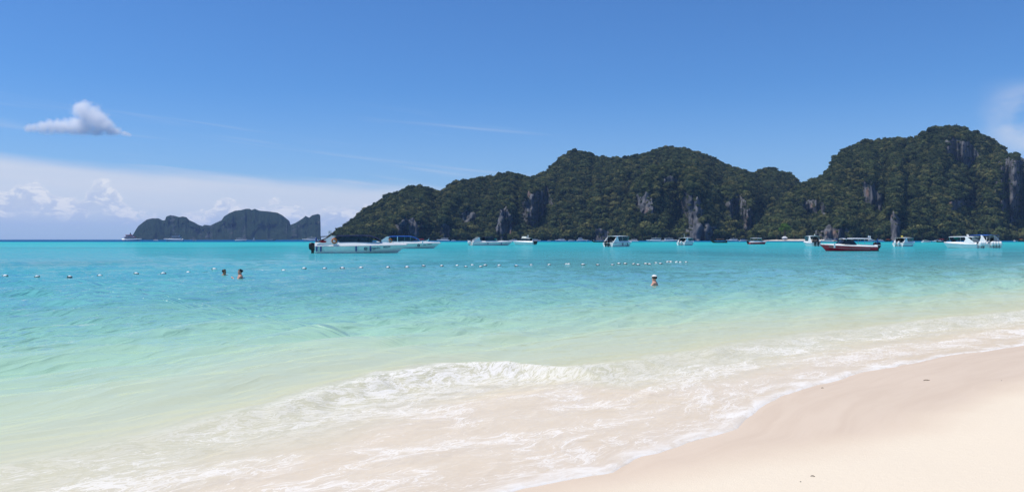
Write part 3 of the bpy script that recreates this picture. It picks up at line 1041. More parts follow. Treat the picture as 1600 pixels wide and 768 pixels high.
def outboard(boat, x, y, m, s=1.0, band=None):
    """cowling with its leg and propeller as sub-parts"""
    mb = MB()
    prof = [(0.40, 0.22, 0.40), (0.46, 0.36, 0.56), (0.58, 0.44, 0.68), (0.85, 0.47, 0.74), (1.05, 0.46, 0.70), (1.20, 0.40, 0.60), (1.29, 0.28, 0.42), (1.32, 0.14, 0.22)]
    rs = []
    for (z, wy, lx) in prof:
        ring = []
        for k in range(10):
            a = 2 * math.pi * k / 10
            ring.append((x - 0.36 * s + math.copysign(abs(math.cos(a)) ** .7, math.cos(a)) * lx / 2 * s - 0.06 * (z - .4), y + math.copysign(abs(math.sin(a)) ** .7, math.sin(a)) * wy / 2 * s, z * s))
        rs.append(ring)
    o = mb.loft(rs).build("outboard_motor", m, boat, 50)
    lg = MB().box((x - 0.30 * s, y, 0.12 * s), (0.24 * s, 0.13 * s, 0.7 * s), 1.25).box((x - 0.34 * s, y, -0.28 * s), (0.52 * s, 0.12 * s, 0.14 * s)).box((x - 0.04, y, 0.52 * s), (0.24 * s, 0.30 * s, 0.32 * s))
    lg.build("motor_leg", BLACK if m is not WHITE else STEEL, o, None)
    pr = MB()
    for k in range(3):
        a = k * 2.094
        pr.box((x - 0.63 * s, y + 0.10 * math.cos(a) * s, -0.28 * s + 0.10 * math.sin(a) * s), (0.03, 0.10 * s, 0.14 * s), 1.0, Matrix.Rotation(a, 3, "X"))
    pr.build("propeller", STEEL, o, None)
    if band:
        MB().loft([[(x - 0.36 * s - 0.03 + math.copysign(abs(math.cos(a)) ** .7, math.cos(a)) * 0.735 / 2 * s, y + math.copysign(abs(math.sin(a)) ** .7, math.sin(a)) * .475 / 2 * s, z * s) for a in [2 * math.pi * k / 10 for k in range(10)]] for z in (0.84, 0.93)], caps=False).build("cowling_band", band, o, 50)
    return o


def roof_shell(x0, x1, hw, z0, crown=0.10, drop_front=0.0, drop_len=0.0, th=0.05, n=9, nose=0.7):
    """curved canopy; front part bends down over drop_len"""
    rs = []
    for i in range(n):
        t = i / (n - 1)
        x = x0 + (x1 - x0) * t
        dz = 0.0
        if drop_len > 0 and x > x1 - drop_len:
            q = (x - (x1 - drop_len)) / drop_len
            dz = -drop_front * q ** 1.5
        w = hw * (1 - (1 - nose) * max(0, (t - .55) / .45) ** 2)
        bow = 0.05 * math.sin(math.pi * t)
        up = [(x, -w + 2 * w * k / 8, z0 + dz + bow + crown * (1 - (2 * k / 8 - 1) ** 2)) for k in range(9)]
        dn = [(px, py, pz - th) for px, py, pz in up][::-1]
        rs.append(up + dn)
    return MB().loft(rs)


def lettering(boat, sec, t0, t1, k, side, body, size, m, name="lettering", dz=0.0):
    cu = bpy.data.curves.new(name, "FONT")
    cu.body = body; cu.size = size; cu.extrude = 0.004; cu.shear = 0.25
    cu.align_x = "LEFT"
    tmp = bpy.data.objects.new(name, cu); COL.objects.link(tmp)
    dg = bpy.context.evaluated_depsgraph_get()
    me = bpy.data.meshes.new_from_object(tmp.evaluated_get(dg))
    bpy.data.objects.remove(tmp)
    me.materials.clear(); me.materials.append(m)
    me.name = name

    def pt(t):
        s = sec(t); p = Vector(s["chine"]).lerp(Vector(s["rail"]), k)
        p.y = p.y * 1.02 + 0.03
        p.y *= side
        return p
    # wrap the letters onto the flare of the hull
    wmax = max(v.co.x for v in me.vertices)
    L0, L1 = pt(t0), pt(t1)
    Ls = (L1 - L0).length
    for v in me.vertices:
        q = v.co.x / max(wmax, 1e-6)
        t = t0 + (t1 - t0) * q
        s = sec(t)
        c = Vector(s["chine"]); r = Vector(s["rail"])
        up = (r - c); up.normalize()
        base = c.lerp(r, k)
        p = base + up * v.co.y
        p.y = p.y * 1.02 + 0.03 + v.co.z
        p.y *= side
        v.co = p
    o = bpy.data.objects.new(name, me)
    return link(o, boat)


def fender(boat, x, y, z, m=None, s=1.0):
    mb = MB().tube([(x, y, z + .42 * s), (x, y, z + .36 * s), (x, y, z + .30 * s), (x, y, z - .18 * s), (x, y, z - .25 * s), (x, y, z - .30 * s)], [.015, .03, .09 * s, .10 * s, .07 * s, .02], 8)
    return mb.build("fender", m or FENDER, boat, 50)


def lifebuoy(boat, x, y, z, r=0.27):
    o = MB().torus((x, y, z), r, 0.075, "y").build("lifebuoy", ORANGE, boat, 60)
    return o


def place(name, label, cat, px, py, heading, L, group=None, z=0.0):
    x, y = on_water(px, py)
    h = R(heading)
    x0 = x - math.cos(h) * L / 2; y0 = y - math.sin(h) * L / 2
    o = empty(name, (x0, y0, z), h)
    tag(o, label, cat, group)
    return o


def arch(boat, B, x0, zb, m, lean=1.7, top=2.05, w=0.45):
    """swept radar arch: two side fins and a cross beam"""
    mb = MB()
    for sg in (1, -1):
        prof = [(x0, zb), (x0 + lean, top), (x0 + lean + w, top), (x0 + lean + w * 0.6, top - .38), (x0 + lean + w * 1.1, zb + 0.38), (x0 + lean + w * 1.7, zb)]
        yo, yi = sg * (B / 2 * 0.90), sg * (B / 2 * 0.90 - 0.12)
        yt, yti = sg * (B / 2 * 0.80), sg * (B / 2 * 0.80 - 0.12)
        A = []
        for q, (px, pz) in enumerate(prof):
            f = (pz - zb) / (top - zb)
            A.append((px, yo + (yt - yo) * f, pz))
        Bk = [(p[0], p[1] - sg * 0.12, p[2]) for p in A]
        mb.loft([A, Bk])
    mb.box((x0 + lean + w * .5, 0, top - .04), (w, B * 0.80, 0.10))
    return mb.build("radar_arch", m, boat, 30)


def speedboat(o, L, B, hull_m=None, band_m=None, roof_m=None, F0=0.82, F1=1.10, top=2.1, roof=(0.20, 0.66), hard=False, n_out=2, out_m=None, band=0.45, stripe=None, detail=2, arch_m=None, out_band=None, curtain=True, seats=True, rail_m=None):
    hull_m = hull_m or WHITE; band_m = band_m or WHITE; roof_m = roof_m or NAVY; out_m = out_m or BLACK
    sec = hull_shape(L, B, F0, F1, band=band)
    hull_parts(o, sec, hull_m, band_m, rail_m or STEEL, stripe=stripe)
    hw = B / 2 * 0.80
    x0, x1 = roof[0] * L, roof[1] * L
    zc = F0 + band
    # windscreen
    s = sec(min(0.66, roof[1] - 0.02))
    xw = s["top"][0]; zw = s["top"][2]
    hwf = max(0.35, s["top"][1] - 0.12)
    up = 0.95 if hard else 0.55
    MB().loft([[(xw + 0.55, -hwf * .8, zw), (xw + 0.75, 0, zw + .05), (xw + 0.55, hwf * .8, zw)], [(xw - 0.35, -hw * .86, zw + up), (xw - 0.22, 0, zw + up + .04), (xw - 0.35, hw * .86, zw + up)]], close=False, caps=False).build("windscreen", GLASS, o, 30)
    rf = roof_shell(x0, x1, hw, top, 0.10, 0.0 if hard else 0.62, 0.0 if hard else L * 0.14, nose=0.8).build("canopy", roof_m, o, 40)
    # posts
    for xx in (x0 + .12, (x0 + x1) / 2, x1 - (0.25 if hard else L * .14)):
        for sg in (1, -1):
            t = min(.95, max(.02, xx / L))
            st = sec(t)
            MB().tube([(xx - 0.05, sg * (st["top"][1] - 0.08), st["top"][2]), (xx, sg * hw * .97, top + .02)], 0.03, 6).build("canopy_post", NAVY if roof_m is NAVY else STEEL, o, 60)
    if curtain:
        for sg in (1, -1):
            xa, xb = x0 + .25, x1 - (0.2 if hard else L * .10)
            rr = []
            for i in range(6):
                xx = xa + (xb - xa) * i / 5
                st = sec(xx / L)
                zt = top - 0.02 - (0.30 if (i == 5 and not hard) else 0)
                zl = st["top"][2] + 0.02
                rr.append([(xx, sg * (st["top"][1] - .10), zl), (xx, sg * hw * .95, zt)])
            MB().loft(rr, close=False, caps=False).build("side_curtain", CURTAIN, o, None)
    if seats:
        for sg in (1, -1):
            MB().box((L * .36, sg * B * .27, .62), (L * .36, .42, .40)).box((L * .36, sg * (B * .27 + .20), .98), (L * .36, .10, .40)).build("bench_seat", WHITE, o, 30)
        MB().box((L * .56, 0, .8), (.5, B * .42, .78), 0.8).build("helm_console", WHITE, o, 30)
    if arch_m:
        arch(o, B, 0.25, F0 + band * .55, arch_m, top=top + 0.02)
    ys = {1: [0], 2: [-.42, .42], 3: [-.62, 0, .62], 4: [-.84, -.28, .28, .84]}[n_out]
    for y in ys:
        outboard(o, -0.05, y, out_m, 1.0, out_band)
    # bow rail
    if detail > 1:
        for sg in (1, -1):
            pts = []
            for t in (.70, .78, .86, .93, .975):
                st = sec(t); pts.append((st["top"][0] - .05, sg * max(.02, st["top"][1] - .06), st["top"][2] + .26))
            mb = MB().tube(pts, .018, 5)
            for p in pts[::2]: mb.tube([(p[0], p[1], p[2] - .27), p], .015, 5)
            mb.build("bow_rail", STEEL, o, 60)
    return sec


def flag(boat, x, y, z, h=0.6, cols=("red", "white", "blue")):
    MB().tube([(x, y, z), (x - .12, y, z + h)], .018, 5).build("flagpole", STEEL, boat, 60)
    mb = MB()
    n = 6
    rr = []
    for i in range(n):
        xx = x - .12 - .40 * i / (n - 1)
        yy = y + .05 * math.sin(i * 1.3)
        rr.append([(xx, yy, z + h - .30 - .03 * i), (xx, yy, z + h - .02 * i)])
    mb.loft(rr, close=False, caps=False)
    mb.build("flag", WHITE, boat, None)


# --- the big speedboat at the left
o = place("speedboat", "long white speedboat with navy canopy, black outboards and orange lifebuoy, nearest boat at left", "speedboat", 566, 395.2, 9, 11.4)
sec = speedboat(o, 11.4, 2.9, hull_m=SEABOUNCE, roof_m=NAVY, arch_m=WHITE, F0=.86, F1=1.02, roof=(.23, .71), top=2.12, n_out=2, out_m=BLACK, band=.48)
lifebuoy(o, 2.35, -1.36, 1.52)
for x in (0.25, 0.75, 5.0, 6.75):
    s = sec(x / 11.4); fender(o, x, -(s["rail"][1] + .10), .52)
fender(o, .15, -.9, 1.55, s=1.1)
MB().tube([(0.1, -1.0, 1.35), (2.0, -.95, 2.16)], .05, 6).tube([(0.35, -.6, 1.35), (2.1, -.6, 2.16)], .05, 6).build("ladder_rack", BLACK, o, 60)
MB().tube([(.7, -1.1, 2.06), (1.9, -1.1, 2.10)], .05, 6).tube([(.7, 1.1, 2.06), (1.9, 1.1, 2.10)], .05, 6).tube([(.7, -1.1, 2.06), (.7, 1.1, 2.06)], .05, 6).tube([(.72, -1.1, 2.06), (.72, -1.1, 1.3)], .03, 6).build("stern_frame", BLACK, o, 60)
MB().tube([(2.1, 0, 2.1), (2.1, 0, 2.35)], .05, 8).ellipsoid((2.1, 0, 2.45), (.2, .2, .14), 10, 6).build("radar_dome", BLACK, o, 60)
flag(o, 2.0, .15, 2.15, .68)
rr = [[(1.0 + .42 * math.cos(a), -(1.33 + y), 1.45 + .14 * math.sin(a)) for a in [2 * math.pi * k / 14 for k in range(14)]] for y in (0.0, .02)]
MB().loft(rr).build("red_badge", REDC, o, None)
lettering(o, sec, .58, .70, .52, -1, "Angelin", .42, LETTER)
lettering(o, sec, .725, .81, .60, -1, "9029", .36, LETTER, "boat_number")
s = sec(.545)
MB().torus((6.15, -(s["chine"][1] + s["rail"][1]) / 2 * 1.02 - .11, .58), .17, .035, "y").ellipsoid((6.15, -(s["chine"][1] + s["rail"][1]) / 2 * 1.02 - .11, .58), (.07, .02, .07), 8, 6).build("emblem", LETTER, o, 60)

# --- its twin behind
o = place("speedboat", "white speedboat with bright blue canopy half hidden behind the navy canopied speedboat", "speedboat", 639, 388.0, 10, 12.2)
sec = speedboat(o, 12.2, 2.9, hull_m=SEABOUNCE, roof_m=BLUE, arch_m=WHITE, F0=.86, F1=1.05, roof=(.20, .66), top=2.25, n_out=2, band=.48)
lifebuoy(o, 2.6, -1.36, 1.5)
lettering(o, sec, .70, .77, .55, -1, "Angelin", .34, LETTER)
lettering(o, sec, .785, .86, .62, -1, "8007", .34, LETTER, "boat_number")
s = sec(.65)
MB().torus((7.85, -(s["chine"][1] + s["rail"][1]) / 2 * 1.02 - .11, .6), .18, .07, "y").build("emblem", LETTER, o, 60)
MB().box((8.6, -1.36, 1.05), (.22, .12, .8)).build("white_fender", WHITE, o, 30)
MB().box((3.9, -1.15, 1.75), (.16, .12, 1.0)).build("white_post", WHITE, o, 30)

# --- the red speedboat with people aboard
o = place("speedboat", "dark red speedboat with white hardtop and two people sitting at its stern", "speedboat", 1323, 392.0, 184, 8.3)
RED_BOAT = o
sec = speedboat(o, 8.3, 2.5, hull_m=RED, roof_m=WHITE, hard=True, F0=.62, F1=.98, roof=(.10, .60), top=1.78, n_out=2, out_m=BLACK, band=.30, curtain=False, seats=False, out_band=WHITE,
                stripe=[(.02, .30, 0.0, .965, WINE, "wine_stripe"), (.42, .56, .10, .84, mat("grey_stripe", (.35, .33, .33), .4, var=.2), "grey_stripe")])
MB().loft([[(5.0, -1.0, 1.2), (5.0, 1.0, 1.2)], [(4.6, -.95, 1.72), (4.6, .95, 1.72)]], close=False, caps=False).build("helm_screen", GLASS, o, None)
for sg in (1, -1):
    MB().loft([[(5.5, sg * 1.08, 1.02), (4.75, sg * 1.0, 1.55)], [(4.0, sg * 1.10, .98), (3.9, sg * 1.0, 1.58)], [(3.1, sg * 1.10, .95), (3.6, sg * 1.0, 1.5)]], close=False, caps=False).build("side_window", GLASS, o, None)
MB().box((1.3, 0, .62), (1.4, 1.9, .36)).build("stern_bench", WHITE, o, 30)
MB().box((6.5, 1.02, .80), (.20, .12, .62)).build("white_fender", WHITE, o, 30)
fender(o, -.25, .55, 1.4, s=1.0)
flag(o, 1.0, 0, 1.85, .45)
lettering(o, sec, .90, .80, .50, 1, "9", .30, mat("pale_lettering", (.45, .45, .45), .5), "boat_number")

# --- moored tour boats in the middle distance
o = place("speedboat", "white speedboat with raked twin arch left of the small cruiser, third boat from the left", "speedboat", 769, 383.2, 22, 13.0)
speedboat(o, 13.0, 3.1, roof_m=NAVY, arch_m=WHITE, F0=.8, F1=1.1, roof=(.28, .62), top=2.3, n_out=2, out_m=WHITE, band=.5, detail=1)
for x in (4.6, 8.7): fender(o, x, -1.65, .55)

o = place("cabin_cruiser", "small cream and white cruiser with tall wheelhouse right of the raked arch speedboat", "cruiser", 818, 382.0, 148, 8.5)
speedboat(o, 8.5, 2.8, roof_m=CREAM, hard=True, F0=.8, F1=1.1, roof=(.15, .55), top=2.05, n_out=2, band=.4, detail=1)
MB().box((3.6, 0, 2.45), (1.9, 1.7, .55), .8).build("flybridge", CREAM, o, 30)
flag(o, 2.8, 0, 2.6, .6)

o = place("speedboat", "white hardtop speedboat with black outboards, stern toward the beach, left of centre group", "speedboat", 969, 385.2, 48, 10.0)
speedboat(o, 10.0, 3.2, roof_m=WHITE, hard=True, F0=.85, F1=1.2, roof=(.14, .70), top=2.45, n_out=2, out_m=BLACK, out_band=WHITE, band=.45, detail=1, arch_m=WHITE)
for x in (3.6, 5.6): fender(o, x, -1.75, .55, BLACK)

o = place("cabin_cruiser", "small white cruiser with curved roof, dark cabin windows and a mast, right of centre", "cruiser", 1074, 383.0, 50, 8.2)
speedboat(o, 8.2, 2.9, roof_m=WHITE, hard=True, F0=.8, F1=1.15, roof=(.12, .66), top=2.15, n_out=2, out_m=WHITE, band=.45, detail=1, arch_m=WHITE)
MB().tube([(2.2, 0, 2.2), (2.1, 0, 3.5)], .03, 6).build("mast", WHITE, o, 60)

o = place("speedboat", "small red and white speedboat under a flat white canopy, left of the white hut", "speedboat", 1184, 381.4, 14, 7.2)
speedboat(o, 7.2, 2.4, hull_m=RED, roof_m=WHITE, hard=True, F0=.65, F1=.95, roof=(.16, .68), top=2.15, n_out=1, band=.42, detail=1, curtain=False)

o = place("speedboat", "white speedboat seen square from the stern with dark open cabin", "speedboat", 1266, 384.4, 88, 9.0)
speedboat(o, 9.0, 2.7, roof_m=WHITE, hard=True, F0=.8, F1=1.2, roof=(.10, .66), top=2.55, n_out=2, out_m=BLACK, band=.4, detail=1, arch_m=WHITE)
flag(o, 1.4, 0, 2.6, .5)

o = place("speedboat", "white speedboat with cream roof and yellow light on top, right of the dark red one", "speedboat", 1416, 384.8, 40, 9.0)
speedboat(o, 9.0, 2.9, roof_m=CREAM, hard=True, F0=.75, F1=1.1, roof=(.10, .68), top=2.1, n_out=2, out_m=WHITE, band=.42, detail=1, arch_m=WHITE)
MB().ellipsoid((2.3, 0, 2.45), (.28, .28, .2), 8, 6).tube([(2.3, 0, 2.1), (2.3, 0, 2.45)], .05, 6).build("roof_light", YELLOW, o, 60)

o = place("speedboat", "white roofed speedboat at the left of the three rafted at right, bow to the left", "speedboat", 1499, 387.3, 118, 8.4)
speedboat(o, 7.6, 2.7, roof_m=WHITE, hard=True, F0=.75, F1=1.1, roof=(.10, .78), top=2.2, n_out=3, out_m=WHITE, band=.4, detail=1, arch_m=WHITE, curtain=False)
flag(o, 2.8, 0, 2.25, .5)

o = place("speedboat", "speedboat with bright blue canopy and white outboards in the middle of the rafted three", "speedboat", 1530, 387.0, 92, 10.0)
speedboat(o, 10.0, 3.4, roof_m=BLUE, hard=True, F0=.8, F1=1.1, roof=(.06, .66), top=2.55, n_out=4, out_m=WHITE, band=.42, detail=1, arch_m=WHITE, curtain=False)

o = place("speedboat", "navy canopied speedboat at the right of the three rafted, bow to the right", "speedboat", 1551, 384.6, 55, 8.0)
speedboat(o, 8.0, 2.8, roof_m=NAVY, hard=True, F0=.75, F1=1.1, roof=(.04, .62), top=2.3, n_out=2, out_m=WHITE, band=.42, detail=1, arch_m=WHITE, curtain=False)


# --- long-tail boats: high curved prow, roof on posts, engine with a long shaft
def longtail(o, L, B, hull_m, roof_m, roof=True):
    rs = []
    for i in range(15):
        t = i / 14
        hb = B / 2 * math.sin(math.pi * min(1, 0.16 + 0.84 * t) ** 0.9) ** 0.6 + 0.03
        if t > .98: hb = .03
        zs = .55 + 1.55 * max(0, (t - .55) / .45) ** 2.2 + .25 * (1 - t) ** 3
        zk = -.25 + 1.5 * max(0, (t - .72) / .28) ** 2
        x = L * t
        rs.append([(x, hb, zs), (x, hb * .75, (zs + zk) / 2), (x, 0, zk), (x, -hb * .75, (zs + zk) / 2), (x, -hb, zs)])
    MB().loft(rs, close=False, caps=False).build("hull", hull_m, o, 40)
    MB().loft([[(r[0][0], r[0][1] * .9, .35 + max(0, r[2][2])), (r[4][0], r[4][1] * .9, .35 + max(0, r[2][2]))] for r in rs[:12]], close=False, caps=False).build("floor", WOOD2, o, None)
    MB().tube([(L * .985, 0, 1.7), (L * 1.0, 0, 2.3), (L * 1.01, 0, 2.9)], [.10, .08, .05], 6).build("prow_post", hull_m, o, 50)
    MB().torus((L * .995, 0, 2.1), .10, .05, "x", 10, 6).build("prow_ribbon", REDC, o, 60)
    if roof:
        roof_shell(L * .18, L * .66, B * .46, 1.75, .14, nose=.95).build("canopy", roof_m, o, 40)
        for xx in (L * .2, L * .42, L * .64):
            for sg in (1, -1):
                MB().tube([(xx, sg * B * .42, .5), (xx, sg * B * .42, 1.78)], .03, 5).build("canopy_post", WOOD2, o, 60)
    e = MB().box((.35, 0, 1.05), (.7, .45, .5), .85).build("engine", BLACK, o, 30)
    MB().tube([(.1, 0, .95), (-2.6, 0, -.15)], .035, 6).build("propeller_shaft", STEEL, e, 60)


def cruiser(o, L, B, hull_m, cabin_m, top_m, decks=1):
    """larger motor launch: sheer hull, long cabin with a window band, roof"""
    k = L / 12.0
    sec = hull_shape(L, B, .9 * k, 1.35 * k, band=.25 * k)
    S = [sec(t) for t in TS]
    rs = [[s["top"], s["rail"], s["chine"], s["keel"], (s["chine"][0], -s["chine"][1], s["chine"][2]), (s["rail"][0], -s["rail"][1], s["rail"][2]), (s["top"][0], -s["top"][1], s["top"][2])] for s in S]
    mb = MB().loft(rs, close=True, caps=False); mb.f.append(tuple(range(7)))
    mb.build("hull", hull_m, o, 40)
    z = 1.2 * k
    for d in range(decks):
        x0, x1 = L * (.12 + .06 * d), L * (.66 - .14 * d)
        hw = B * (.40 - .05 * d); h = 1.25 * k
        MB().loft([[(x0, -hw, z), (x1 + .7 * k, -hw * .8, z), (x1 + .7 * k, hw * .8, z), (x0, hw, z)], [(x0, -hw * .93, z + h), (x1 - .4 * k, -hw * .75, z + h), (x1 - .4 * k, hw * .75, z + h), (x0, hw * .93, z + h)]]).build("cabin", cabin_m, o, 30)
        e = .03
        MB().loft([[(x0 + .3, -hw * .97 - e, z + h * .38), (x1 + .42 * k, -hw * .80 - e, z + h * .38), (x1 + .42 * k + e, hw * .80 + e, z + h * .38), (x0 + .3, hw * .97 + e, z + h * .38)], [(x0 + .3, -hw * .95 - e, z + h * .82), (x1 - .16 * k, -hw * .77 - e, z + h * .82), (x1 - .16 * k + e, hw * .77 + e, z + h * .82), (x0 + .3, hw * .95 + e, z + h * .82)]]).build("window_band", GLASS, o, 30)
        roof_shell(x0 - .5 * k, x1, hw * 1.08, z + h, .08 * k, nose=.8, th=.06 * k).build("roof", top_m, o, 40)
        z += h + .1
    MB().tube([(L * .4, 0, z), (L * .38, 0, z + 1.2 * k)], .04 * k, 5).build("mast", WHITE, o, 60)


# far boats: pixel x, pixel y of the waterline, heading, length, kind, colours, label
FAR = [
    (207, 376.0, 6, 25, "c", WHITE, WHITE, REDC, "large white tour boat with red trim at the left tip of the distant island"),
    (243, 375.7, 175, 9, "c", WHITE, WHITE, WHITE, "tiny white boat right of the red trimmed tour boat before the island"),
    (271, 376.1, 183, 25, "c", WHITE, WHITE, NAVY, "white tour boat with long foredeck and dark stern before the left of the island"),
    (304, 375.6, 10, 6, "c", WHITE, WHITE, WHITE, "tiny white boat below the low saddle of the distant island"),
    (377, 376.1, 4, 15, "c", WHITE, WHITE, WHITE, "white cruiser with dark waterline below the top of the distant island"),
    (397, 375.6, 30, 5, "s", WHITE, WHITE, WHITE, "tiny boat with a leaning white sail before the distant island"),
    (424, 375.6, 8, 14, "l", WOOD2, WOOD2, CREAM, "pale brown long boat before the right half of the distant island"),
    (484, 376.1, 186, 20, "c", WHITE, WHITE, WHITE, "white launch with long cabin before the right cliff of the distant island"),
    (658, 378.5, 20, 9.5, "l", WHITE, WHITE, REDC, "boat with a red canopy behind the bow of the blue canopied speedboat"),
    (692, 376.3, 182, 15, "c", WHITE, WHITE, WHITE, "long white motorboat on the far shore, first right of the red canopied boat"),
    (709, 376.0, 5, 7, "c", WHITE, WHITE, WHITE, "tiny white boat right of the long white motorboat on the far shore"),
    (733, 376.0, 0, 5, "c", WHITE, WHITE, WHITE, "tiny white boat above the stern of the raked arch speedboat"),
    (802, 376.6, 190, 9, "c", WHITE, WHITE, WHITE, "white boat seen between the raked arch speedboat and the cream cruiser"),
    (838, 376.6, 8, 10, "c", WHITE, WHITE, WHITE, "white boat just right of the cream cruiser on the far shore"),
    (858, 376.0, 0, 5, "c", WHITE, WHITE, BLUE, "tiny boat with blue top right of the cream cruiser"),
    (875, 376.4, 184, 12, "c", WHITE, WHITE, WHITE, "low white motorboat below the green slope, left of the cream topped launch"),
    (893, 376.2, 6, 8, "c", WHITE, CREAM, CREAM, "small cream topped launch on the far shore"),
    (909, 376.2, 5, 12, "c", WHITE, WHITE, WHITE, "white two deck launch on the far shore right of the cream topped launch"),
    (919, 376.0, 20, 5, "c", WHITE, WHITE, WHITE, "tiny white boat right of the two deck launch"),
    (926, 376.0, 160, 5, "c", WHITE, WHITE, WHITE, "tiny white boat left of the grey boulder cliff at the water"),
    (935, 378.3, 178, 9, "l", WOOD, WOOD, NAVY, "dark wooden long boat with dark canopy left of the black motored hardtop"),
    (953, 377.2, 8, 9, "c", WHITE, WHITE, WHITE, "white boat partly hidden behind the roof of the black motored hardtop"),
    (989, 377.0, 170, 9, "c", WHITE, WHITE, WHITE, "white boat just right of the black motored hardtop roof"),
    (1022, 377.4, 182, 13, "c", WHITE, WHITE, WHITE, "white speed launch with long bow to the left, left of the masted cruiser"),
    (1048, 377.2, 3, 13, "c", WHITE, WHITE, WHITE, "low white launch directly left of the masted cruiser"),
    (1123, 379.2, 178, 8.5, "l", WOOD, WOOD, WOOD2, "dark wooden long-tail boat between the masted cruiser and the red white speedboat"),
    (1144, 376.6, 184, 13, "c", WHITE, WHITE, WHITE, "white yacht on the far shore right of the dark long-tail boat"),
    (1162, 376.5, 6, 9, "c", WHITE, WHITE, BLUE, "white yacht with blue top left of the red and white speedboat"),
    (1292, 377.6, 178, 9, "c", WHITE, WHITE, WHITE, "white boat behind the bow of the dark red speedboat"),
    (1306, 377.2, 5, 8, "l", WOOD, WOOD, BLUE, "long boat with blue canopy behind the foredeck of the dark red speedboat"),
    (1362, 376.4, 4, 9, "c", WHITE, WHITE, WHITE, "white boat behind the stern of the dark red speedboat"),
    (1375, 376.2, 184, 8, "c", WHITE, WHITE, WHITE, "white boat left of the orange canopied long boat"),
    (1388, 377.2, 30, 8.5, "l", WOOD, WOOD, ORCAN, "wooden long boat with orange canopy left of the cream roofed speedboat"),
    (1448, 378.4, 4, 6, "c", WHITE, WHITE, WHITE, "low white boat right of the cream roofed speedboat"),
    (1463, 377.6, 178, 7, "c", WHITE, WHITE, WHITE, "white cabined boat left of the three rafted speedboats"),
    (1472, 378.2, 5, 7, "l", WOOD, WOOD, REDC, "dark long boat touching the left of the three rafted speedboats"),
    (1585, 377.0, 60, 6, "c", WHITE, WHITE, WHITE, "small white boat alone near the right edge"),
    (1596, 377.2, 20, 8, "l", WOOD, WOOD, ORCAN, "long boat with orange red canopy at the right edge"),
]
for (px, py, hd, L, kind, hm, cm, tm, lab) in FAR:
    x, y = on_water(px, py)
    if kind == "l":
        o = place("longtail_boat", lab, "boat", px, py, hd, L, "boats lying off the far shore")
        longtail(o, L, max(1.3, L * .2), hm, tm)
    elif kind == "c":
        o = place("motor_launch", lab, "boat", px, py, hd, L, "boats lying off the far shore")
        cruiser(o, L, max(1.6, L * .24), hm, cm, tm, 2 if "two deck" in lab or L >= 25 else 1)
    else:
        o = place("sailing_boat", lab, "sailboat", px, py, hd, L, "boats lying off the far shore")
        cruiser(o, L, 1.6, hm, cm, tm)
        MB().loft([[(.8, -.05, 1.6), (.8, .05, 1.6), (3.2, 0, 1.4)], [(2.6, 1.0, 5.2), (2.6, 1.06, 5.2), (2.8, 1.0, 5.1)]]).build("sail", WHITE, o, None)

# ------------------------------------------------------------------ strip of sand and hut on the far shore
def build_far_beach():
    u = np.linspace(1188, 1312, 40); v = np.linspace(0, 1, 9)
    U, V = np.meshgrid(u, v)
    edge = np.sin(np.clip((U - 1188) / 124, 0, 1) * np.pi) ** 0.5
    D = 1030 + 10 * fbm(U / 14, V, 4, 3) + 75 * V
    Z = -0.6 + (2.6 + 0.7 * fbm(U / 9, V * 3, 6, 3)) * np.sin(np.clip(V * 1.2, 0, 1) * np.pi / 2) * edge
    P = np.stack([(U - 800) / F * D, D, Z], -1)
    me = grid_mesh("far_beach", P, [mat("far_sand", (.62, .55, .45), .9, .1, var=.05, scale=.2)])
    o = link(bpy.data.objects.new("far_beach", me))
    tag(o, "narrow strip of pale sand at the foot of the far hills", "beach", kind="structure")


build_far_beach()


def hut(px, d, wall_m, roof_m, label, w=5.2, h=2.6):
    p = px_point(px, HOR, d)
    o = empty("beach_hut", (p.x, p.y, 1.2), R(20)); tag(o, label, "hut")
    for i in range(2):
        for j in range(2):
            MB().tube([(-w * .45 + i * w * .9, -w * .35 + j * w * .7, -2.0), (-w * .45 + i * w * .9, -w * .35 + j * w * .7, h)], .12, 6).build("post", WOOD2, o, 60)
    MB().box((0, 0, h * .42), (w * .86, w * .66, h * .84)).build("wall", wall_m, o, None)
    MB().box((.3, -w * .335, h * .4), (1.0, .06, h * .7)).build("door", WOOD, o, None)
    MB().loft([[(-w * .6, -w * .5, h), (w * .6, -w * .5, h), (w * .6, w * .5, h), (-w * .6, w * .5, h)], [(-w * .22, -.1, h + 2.1), (w * .22, -.1, h + 2.1), (w * .22, .1, h + 2.1), (-w * .22, .1, h + 2.1)]]).build("roof", roof_m, o, None)


hut(1226, 1045, mat("pale_plaster", (.42, .45, .50), .8, .2), WHITE, "white roofed hut on the sand strip below the far hills")


